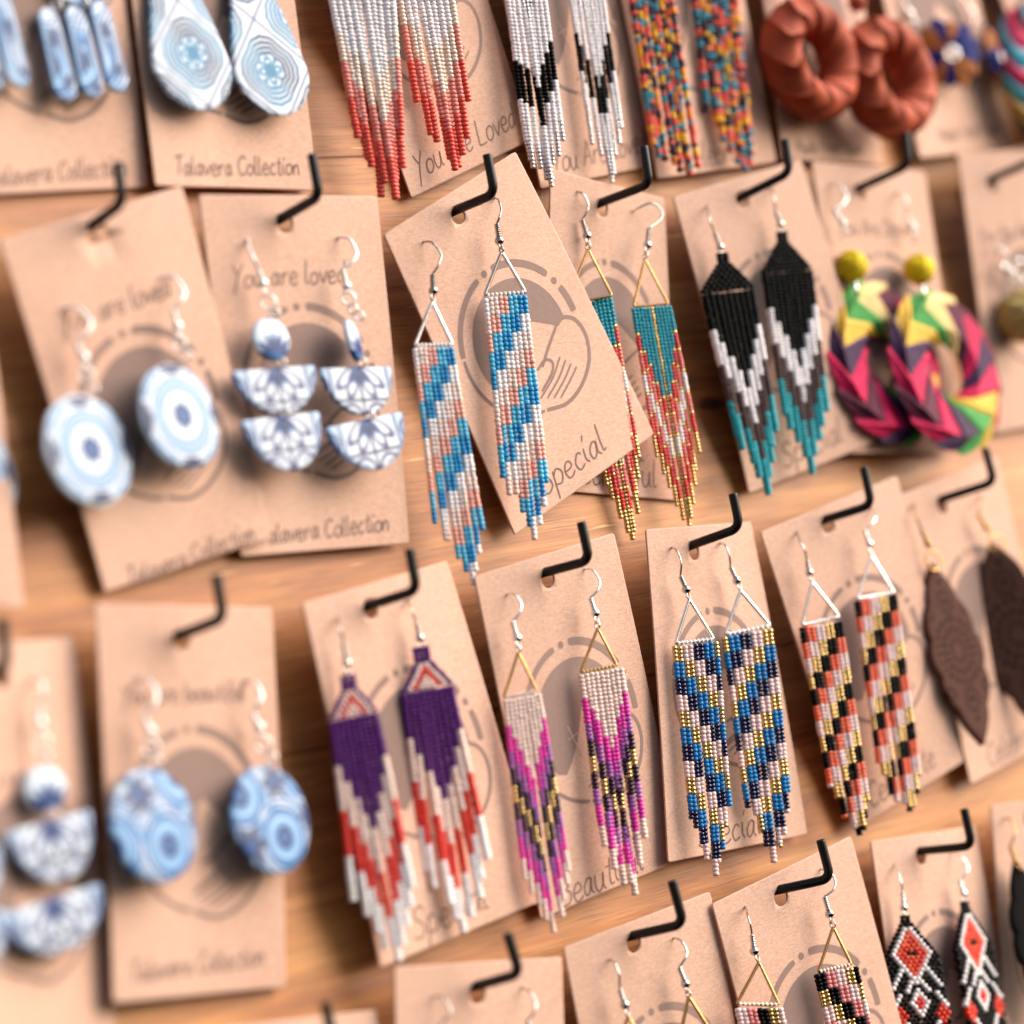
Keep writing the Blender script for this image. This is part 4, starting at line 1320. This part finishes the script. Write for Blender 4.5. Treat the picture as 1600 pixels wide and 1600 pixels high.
WW = dict(metal='whitewire', rw=.42, loops=1, rb=1.3)
e = earring('tile_disc_earring', 'c0', (97, 480), 'white and blue ring patterned disc earring hanging over the shaded left edge of its card', GT)
de = ear_wire(e, 'c0', [(97, 480), (122, 482), (142, 503), (136, 520), (119, 534)], (131, 559), (134, 572), peak=5, **WW)
link(e, (134, 585), de); link(e, (144, 608), de, 1.3, 1.1)
round_tile(e, (140, 703), de, disc(13.3, 128, .008), pat_rings, tilt=-.14)
e = earring('tile_disc_earring', 'c0', (250, 432), 'white and blue ring patterned disc earring over the emblem in the middle of its card', GT)
de = ear_wire(e, 'c0', [(250, 432), (272, 434), (288, 455), (283, 470), (270, 484)], (277, 510), (279, 522), peak=5, **WW)
link(e, (280, 536), de); link(e, (290, 556), de, 1.3, 1.1)
round_tile(e, (283, 650), de, disc(12.9, 128, .008), pat_rings, tilt=-.16)

e = earring('half_moon_earring', 'c1', (387, 373), 'blue and white stacked half moon tile earring overlapping the ring disc card', GT)
de = ear_wire(e, 'c1', [(387, 373), (390, 390), (397, 406), (404.5, 423)], (410.5, 443), (413, 455), peak=5, **WW)
link(e, (419, 472), de, 1.9); link(e, (430, 490), de, 1.1, 1.2); link(e, (440, 566), de + .6, 1.1, 1.3); link(e, (446, 646), de + .6, 1.1, 1.3)
round_tile(e, (425, 529), de, oval(5.7, 5.4), pat_oval, 'oval_tile')
half(e, (363, 580), (493, 569.5), (436, 647), de, 1)
half(e, (378, 657), (499.5, 642), (445, 737), de, 2)
e = earring('half_moon_earring', 'c1', (528, 371), 'blue and white stacked half moon tile earring near the right edge of its card', GT)
de = ear_wire(e, 'c1', [(528, 371), (545, 373), (557, 394), (551, 409), (535, 421)], (541, 447), (543, 457), peak=5, **WW)
link(e, (544, 466), de, 1.7); link(e, (551, 483), de, 1.2, 1.2); link(e, (561, 494), de, 1.2, .9); link(e, (566, 566), de + .6, 1.1, 1.3); link(e, (578, 648), de + .6, 1.1, 1.3)
round_tile(e, (555, 531), de, oval(5.4, 5.4), pat_oval, 'oval_tile', tilt=-.6)
half(e, (500.7, 575), (611.6, 572), (558, 649), de, 3)
half(e, (510, 668), (629, 642), (572, 738), de, 4)

e = earring('half_moon_earring', 'r2cm', (55, 1060), 'very blurred blue half moon tile earring in the lower left corner', GT)
de = ear_wire(e, 'r2cm', [(52, 1060), (64, 1064), (66, 1080), (60, 1100)], (62, 1130), (64, 1142), peak=5, **WW)
link(e, (64, 1160), de, 1.9); link(e, (68, 1184), de, 1.5, 1.0); link(e, (80, 1272), de + .6, 1.3, 1.2)
round_tile(e, (72, 1232), de, oval(5.6, 5.0), pat_oval, 'oval_tile')
half(e, (9, 1301), (142, 1264), (68, 1387), de, 5)
half(e, (0, 1430), (158, 1379), (79, 1495), de, 6)
e = earring('half_moon_earring', 'r2cm', (-90, 1080), 'sliver of a blurred blue tile earring at the left edge near the bottom', GT)
de = ear_wire(e, 'r2cm', [(-95, 1090), (-82, 1094), (-80, 1110), (-86, 1130)], (-84, 1160), (-82, 1172), peak=5, **WW)
half(e, (-135, 1352), (0, 1318), (-75, 1432), de, 5)
half(e, (-146, 1472), (8, 1420), (-66, 1540), de, 6)

e = earring('tile_disc_earring', 'r2c0', (216, 1058), 'blurred blue swirl patterned disc earring near the half moon tiles in the lower left', GT)
de = ear_wire(e, 'r2c0', [(216, 1058), (233, 1064), (245, 1085), (239, 1103), (224, 1120)], (234, 1142), (236, 1154), peak=5, **WW)
link(e, (236, 1168), de, 1.8); link(e, (243, 1190), de, 1.3, 1.1)
round_tile(e, (243, 1289), de, disc(13.0), pat_swirl([(2.2, -5.2), (10, 10), (-14, -3)], [(-3.5, 7.5, 1.3), (13, -1, .8)]), tilt=-.14)
e = earring('tile_disc_earring', 'r2c0', (385, 1061), 'blurred blue swirl patterned disc earring over the right edge of its card', GT)
de = ear_wire(e, 'r2c0', [(385, 1061), (398, 1066), (409, 1085), (404, 1099), (394, 1114)], (405, 1136), (408, 1148), peak=5, **WW)
link(e, (411, 1162), de, 1.8); link(e, (424, 1184), de, 1.3, 1.1)
round_tile(e, (425, 1280), de, disc(12.8), pat_swirl([(2.2, -4.8), (-9, 7), (14, 10)], [(3.2, 8.5, 1.1), (-9, -5, 1.3), (12, -1, .9)]), tilt=-.14)

e = earring('tile_disc_earring', 'cm', (-60, 560), 'edge of a blurred blue ring disc cut off by the left frame edge', GT)
de = ear_wire(e, 'cm', [(-95, 520), (-72, 522), (-55, 543), (-62, 560), (-76, 574)], (-64, 600), (-62, 612), peak=5, **WW)
round_tile(e, (-53, 745), de, disc(13.2), pat_rings)

def teardrop(R, top, n=240):
    P = []
    for t in np.linspace(0, 2 * math.pi, n, endpoint=False):
        x, y = R * math.sin(t), -R * math.cos(t)
        if y > 0:
            k = y / R
            y = top * k ** 1.15
            x *= (1 - .30 * k)
        P.append((x, y))
    return P
e = earring('teardrop_earring', 'B', (302, 60), 'blue and white tile teardrop earring beside the dark gap between two cards', GT)
de = card_d('B', 302, 60) + 4.5
plate(e, 'teardrop_tile', teardrop(12.3, 31), at(301, 98, de), XA, ZA, pat_lattice(.8, 2.5, .06))
ear_wire(e, 'B', [(270, -215), (286, -212), (296, -195), (284, -160)], (288, -135), (292, -100), de=de, **WW)
e = earring('teardrop_earring', 'B', (425, 60), 'blue and white tile teardrop earring nearer the coral bead fringes', GT)
plate(e, 'teardrop_tile', teardrop(12.3, 31), at(424.5, 108, de), XA, ZA, pat_lattice(-.6, -.4, .1))
ear_wire(e, 'B', [(395, -205), (411, -202), (421, -185), (409, -150)], (412, -125), (416, -90), de=de, **WW)

def capsule(a, h, n=70):
    P = []
    for t in np.linspace(0, 2 * math.pi, n, endpoint=False):
        x, y = a * math.cos(t), a * math.sin(t)
        P.append((x * (1 - .1 * (y > 0)), y + (h - a) * (1 if y > 0 else -1)))
    return P
dA = card_d('A', 120, 60) + 4.5
pA = pat_swirl([(9, -3), (-8, 6)], [(0, 3, .6), (2, -8, .5)])
e = earring('petal_drop_earring', 'A', (120, 20), 'blue and white earring of three hanging petals near the top left corner', GT)
for px in ((90, 84), (132, 80), (171, 72)):
    plate(e, 'petal_tile', capsule(3.4, 11.6, 70), at(px[0], px[1], dA), XA, ZA, pat_swirl([(px[0] % 7 - 9, -3), (8, px[0] % 5)], [(0, 4 - px[0] % 9, .6), (1, -9 + px[0] % 4, .5)]))
    link(e, (px[0] - 2, px[1] - 76), dA, 1.2, .8)
plate(e, 'cap_tile', oval(11, 9), at(118, -48, dA), XA, ZA, pA)
ear_wire(e, 'A', [(90, -215), (106, -212), (116, -195), (104, -160)], (106, -135), (110, -104), de=dA, **WW)
e = earring('petal_drop_earring', 'A', (-10, 20), 'blue and white petal earring cut off by the left edge at the top', GT)
for px in ((17, 62), (-24, 66)):
    plate(e, 'petal_tile', capsule(3.4, 11.6, 70), at(px[0], px[1], dA), XA, ZA, pA)
    link(e, (px[0] - 2, px[1] - 76), dA, 1.2, .8)
plate(e, 'cap_tile', oval(11, 9), at(-30, -62, dA), XA, ZA, pA)
ear_wire(e, 'A', [(-58, -230), (-42, -227), (-32, -210), (-44, -175)], (-42, -150), (-38, -118), de=dA, **WW)

# ------------------------------------------------------------------ folded paper and woven earrings
for nm, h in dict(magenta='#cb1450', plum='#3c1d42', wine='#5c1f38', cream='#e2c384', green='#3f8f42', yellow='#dcb042', teal='#2b9db0', navy='#14206b', tan='#a5602a',
                  terracotta='#a3482c', brick='#984027', lemon='#e3c41c', olive='#b5a063', leather='#0d0b0c', leaf='#3d2827').items():
    M[nm] = plain(nm + '_paper', h, 0.7, spec=.25, var=0.15, scale=250)
GP = 'folded paper ring earrings'
e = earring('woven_ring_earring', 'F', (1262, 60), 'terracotta woven ring earring, the one nearer the confetti beads', 'terracotta woven ring earrings')
dF = card_d('F', 1300, 60) + 9
strip_ring(e, at(1266, 92, dF), 13.4, 5.9, 6.6, 10, -.95, [M['terracotta'], M['brick']], phase=.3, step=.09, tilt=.05)
V, F = ball(at(1236, -22, dF), 3.2); obj('woven_ball', V, F, M['terracotta'], e)
ear_wire(e, 'F', [(1195, -140), (1210, -138), (1218, -120), (1208, -96)], (1214, -74), (1230, -44), 'silver', de=dF - 4)
e = earring('woven_ring_earring', 'F', (1385, 90), 'terracotta woven ring earring with its black hole above a peg tip', 'terracotta woven ring earrings')
strip_ring(e, at(1386, 122, dF + 2), 13.6, 6.1, 7.0, 10, -.95, [M['brick'], M['terracotta']], phase=.1, step=.09, tilt=.05)
V, F = ball(at(1339, 4, dF), 3.0); obj('woven_ball', V, F, M['terracotta'], e)
ear_wire(e, 'F', [(1300, -120), (1315, -118), (1323, -100), (1313, -76)], (1319, -54), (1334, -20), 'silver', de=dF - 4)

dG = card_d('G', 1480, 84) + 5
navy = [M['navy'], M['navy'], M['tan'], M['navy'], M['tan'], M['tan']]
e = earring('pinwheel_earring', 'G', (1480, 30), 'navy and orange folded pinwheel earring with a silver ring in its middle', 'folded paper pinwheel earrings')
pinwheel(e, at(1480, 84, dG), 11.6, 13, navy, .55, 1)
V, F = torus(at(1487, 84, dG + 4.2), 2.3, .55, XA * .9 + NA * .43, ZA); obj('silver_ring', V, F, M['silver'], e)
ear_wire(e, 'G', [(1405, -40), (1415, -30), (1414, -10), (1410, 4)], (1421, 22), (1438, 44), 'silver', de=dG - 2, loops=2, rb=1.4)
e = earring('pinwheel_earring', 'G', (1550, 60), 'navy and orange folded pinwheel earring squeezed beside the many coloured ring at the right edge', 'folded paper pinwheel earrings')
pinwheel(e, at(1560, 92, dG), 11.0, 13, navy, -.35, 2)
V, F = torus(at(1566, 92, dG + 4.2), 2.2, .5, XA * .9 - NA * .43, ZA); obj('silver_ring', V, F, M['silver'], e)
ear_wire(e, 'G', [(1500, -50), (1510, -38), (1509, -16), (1505, -2)], (1517, 20), (1534, 46), 'silver', de=dG - 2, loops=2, rb=1.4)
many = [M[x] for x in ('teal', 'magenta', 'teal', 'cream', 'yellow', 'teal', 'wine', 'magenta')]
e = earring('folded_ring_earring', 'H', (1660, 60), 'teal, magenta and yellow folded ring earring cut off by the right edge', GP)
strip_ring(e, at(1640, 118, card_d('H', 1640, 118) + 8), 17, 8.6, 5, 18, -1.6, many, phase=.2, step=.2)
ear_wire(e, 'H', [(1592, -80), (1606, -78), (1614, -60), (1604, -36)], (1610, -16), (1622, 8), 'silver', de=card_d('H', 1640, 118) + 4)

bright = [M[x] for x in ('plum', 'magenta', 'wine', 'cream', 'green', 'yellow', 'plum', 'magenta', 'wine', 'magenta', 'plum', 'green', 'yellow', 'magenta')]
def woven_ball(e, c, R, mat):
    for i in range(7):
        a = math.pi * i / 7
        ax1 = unit(np.array([math.cos(a), .5 * math.sin(2.3 * i), math.sin(a)]))
        u, w = frame_of(ax1)
        g = Geo()
        P = [c + (u * math.cos(t) + w * math.sin(t)) * R * .86 for t in np.linspace(0, 2 * math.pi, 26, endpoint=False)]
        V, F = tube(P, R * .22, 6, closed=True)
        obj('woven_strip', V, F, mat, e)
    V, F = ball(c, R * .93); obj('ball_core', V, F, mat, e)
dc = card_d('c5', 1390, 560) + 8
e = earring('folded_ring_earring', 'c5', (1297, 287), 'yellow ball and magenta folded ring earring half hidden behind the Special card', GP)
d1 = ear_wire(e, 'c5', [(1297, 288), (1312, 290), (1323, 307), (1317, 319), (1303, 328)], (1316.5, 348), (1322, 366), 'whitewire', rw=.4, loops=2, rb=1.25)
woven_ball(e, at(1331, 416, dc - 3), 4.7, M['lemon'])
strip_ring(e, at(1383, 566, dc - 5), 17.2, 8.6, 3.2, 14, -1.3, bright, phase=.25, step=.24, nside=6, ridge=1.05, smooth=False)
V, F = tube([at(1337, 440, dc), at(1338, 462, dc)], .6, 8); obj('pin', V, F, M['silver'], e)
e = earring('folded_ring_earring', 'c5', (1402, 300), 'yellow ball and magenta folded ring earring fully in view beside the dark gap', GP)
d1 = ear_wire(e, 'c5', [(1402, 300), (1410, 303), (1417, 316), (1418, 337)], (1425.6, 354), (1430, 372), 'whitewire', rw=.4, loops=2, rb=1.25)
woven_ball(e, at(1436, 421, dc), 4.7, M['lemon'])
strip_ring(e, at(1478, 580, dc + 2), 17.2, 8.6, 3.2, 14, -1.3, bright, phase=.1, step=.24, nside=6, ridge=1.05, smooth=False)
V, F = tube([at(1442, 446, dc + 4), at(1444, 468, dc + 4)], .6, 8); obj('pin', V, F, M['silver'], e)

d6 = card_d('c6', 1590, 490) + 6
e = earring('woven_ball_earring', 'c6', (1545, 395), 'olive woven ball earring with silver beads at the right edge', 'woven ball earrings')
ear_wire(e, 'c6', [(1543, 392), (1558, 388), (1572, 394), (1572, 410)], (1580, 426), (1590, 446), 'whitewire', rw=.4, loops=2, rb=1.5, de=d6)
for px in ((1566, 418), (1597, 438), (1590, 410)):
    V, F = ball(at(px[0], px[1], d6 + 1), 1.3); obj('silver_bead', V, F, M['silver'], e)
woven_ball(e, at(1597, 494, d6), 8.0, M['olive'])

# ------------------------------------------------------------------ carved wooden leaves
def leaf_out():
    R_ = []
    for t in np.linspace(0, 1, 70):
        y = 27 - 56 * t
        w = 11.3 * math.sin(math.pi * min(max(t, .001), .999)) ** .85
        w *= 1 + .16 * abs(math.sin(math.pi * t * 5)) ** .7 - .11
        R_.append((max(w, .5), y))
    Lf = [(-x, y) for x, y in R_[::-1]]
    return [tuple(p) for p in R_] + Lf
def leaf(e, c, tilt, s=1.0):
    e1 = XA * math.cos(tilt) + NA * math.sin(tilt)
    e2 = unit(ZA * 1.0 + XA * -.03)
    out = [(x * s, y * s) for x, y in leaf_out()][::-1]
    plate(e, 'carved_leaf', out, c, e1, e2, lambda x, y: pat_leaf(x / s, y / s), mat='carved_wood', thick=2.6, dome=.15, rings=60)
e = earring('wooden_leaf_earring', 'r2c5', (1427, 786), 'dark brown carved wooden leaf earring turned edge on beside the orange fringe', 'carved wooden leaf earrings')
de = ear_wire(e, 'r2c5', [(1426.7, 787), (1430, 804), (1439.5, 827)], (1450, 849.5), (1454, 860), 'gold', rb=1.2)
link(e, (1458, 876), de, 3.0, .1, 'gold', 'gold_ring')
leaf(e, at(1497, 1016, de - 1), .06, 1.0)
e = earring('wooden_leaf_earring', 'r2c5', (1532, 773), 'dark brown carved wooden leaf earring cut off by the right edge', 'carved wooden leaf earrings')
de = ear_wire(e, 'r2c5', [(1532.5, 773), (1532, 788), (1528, 804.5)], (1541.5, 824), (1548, 835), 'gold', rb=1.2)
link(e, (1558, 850), de, 3.0, .1, 'gold', 'gold_ring')
leaf(e, at(1592, 990, de), .7, 1.08)

e = earring('leather_earring', 'r3c5', (1569, 1278), 'black leather earring with a gold ear wire at the lower right edge', 'leather earrings')
de = ear_wire(e, 'r3c5', [(1569.5, 1278), (1579, 1281), (1586, 1296), (1584, 1308), (1578.5, 1322)], (1587.5, 1346), (1593, 1362), 'gold', rb=1.0, loops=2)
plate(e, 'leather_drop', [(x * .9, y * .9) for x, y in leaf_out()][::-1], at(1622, 1470, de), XA, ZA, lambda x, y: np.repeat(np.array(srgb('#0b0909'))[None], len(x), 0), mat='carved_wood', thick=1.6, dome=.4, rings=10)
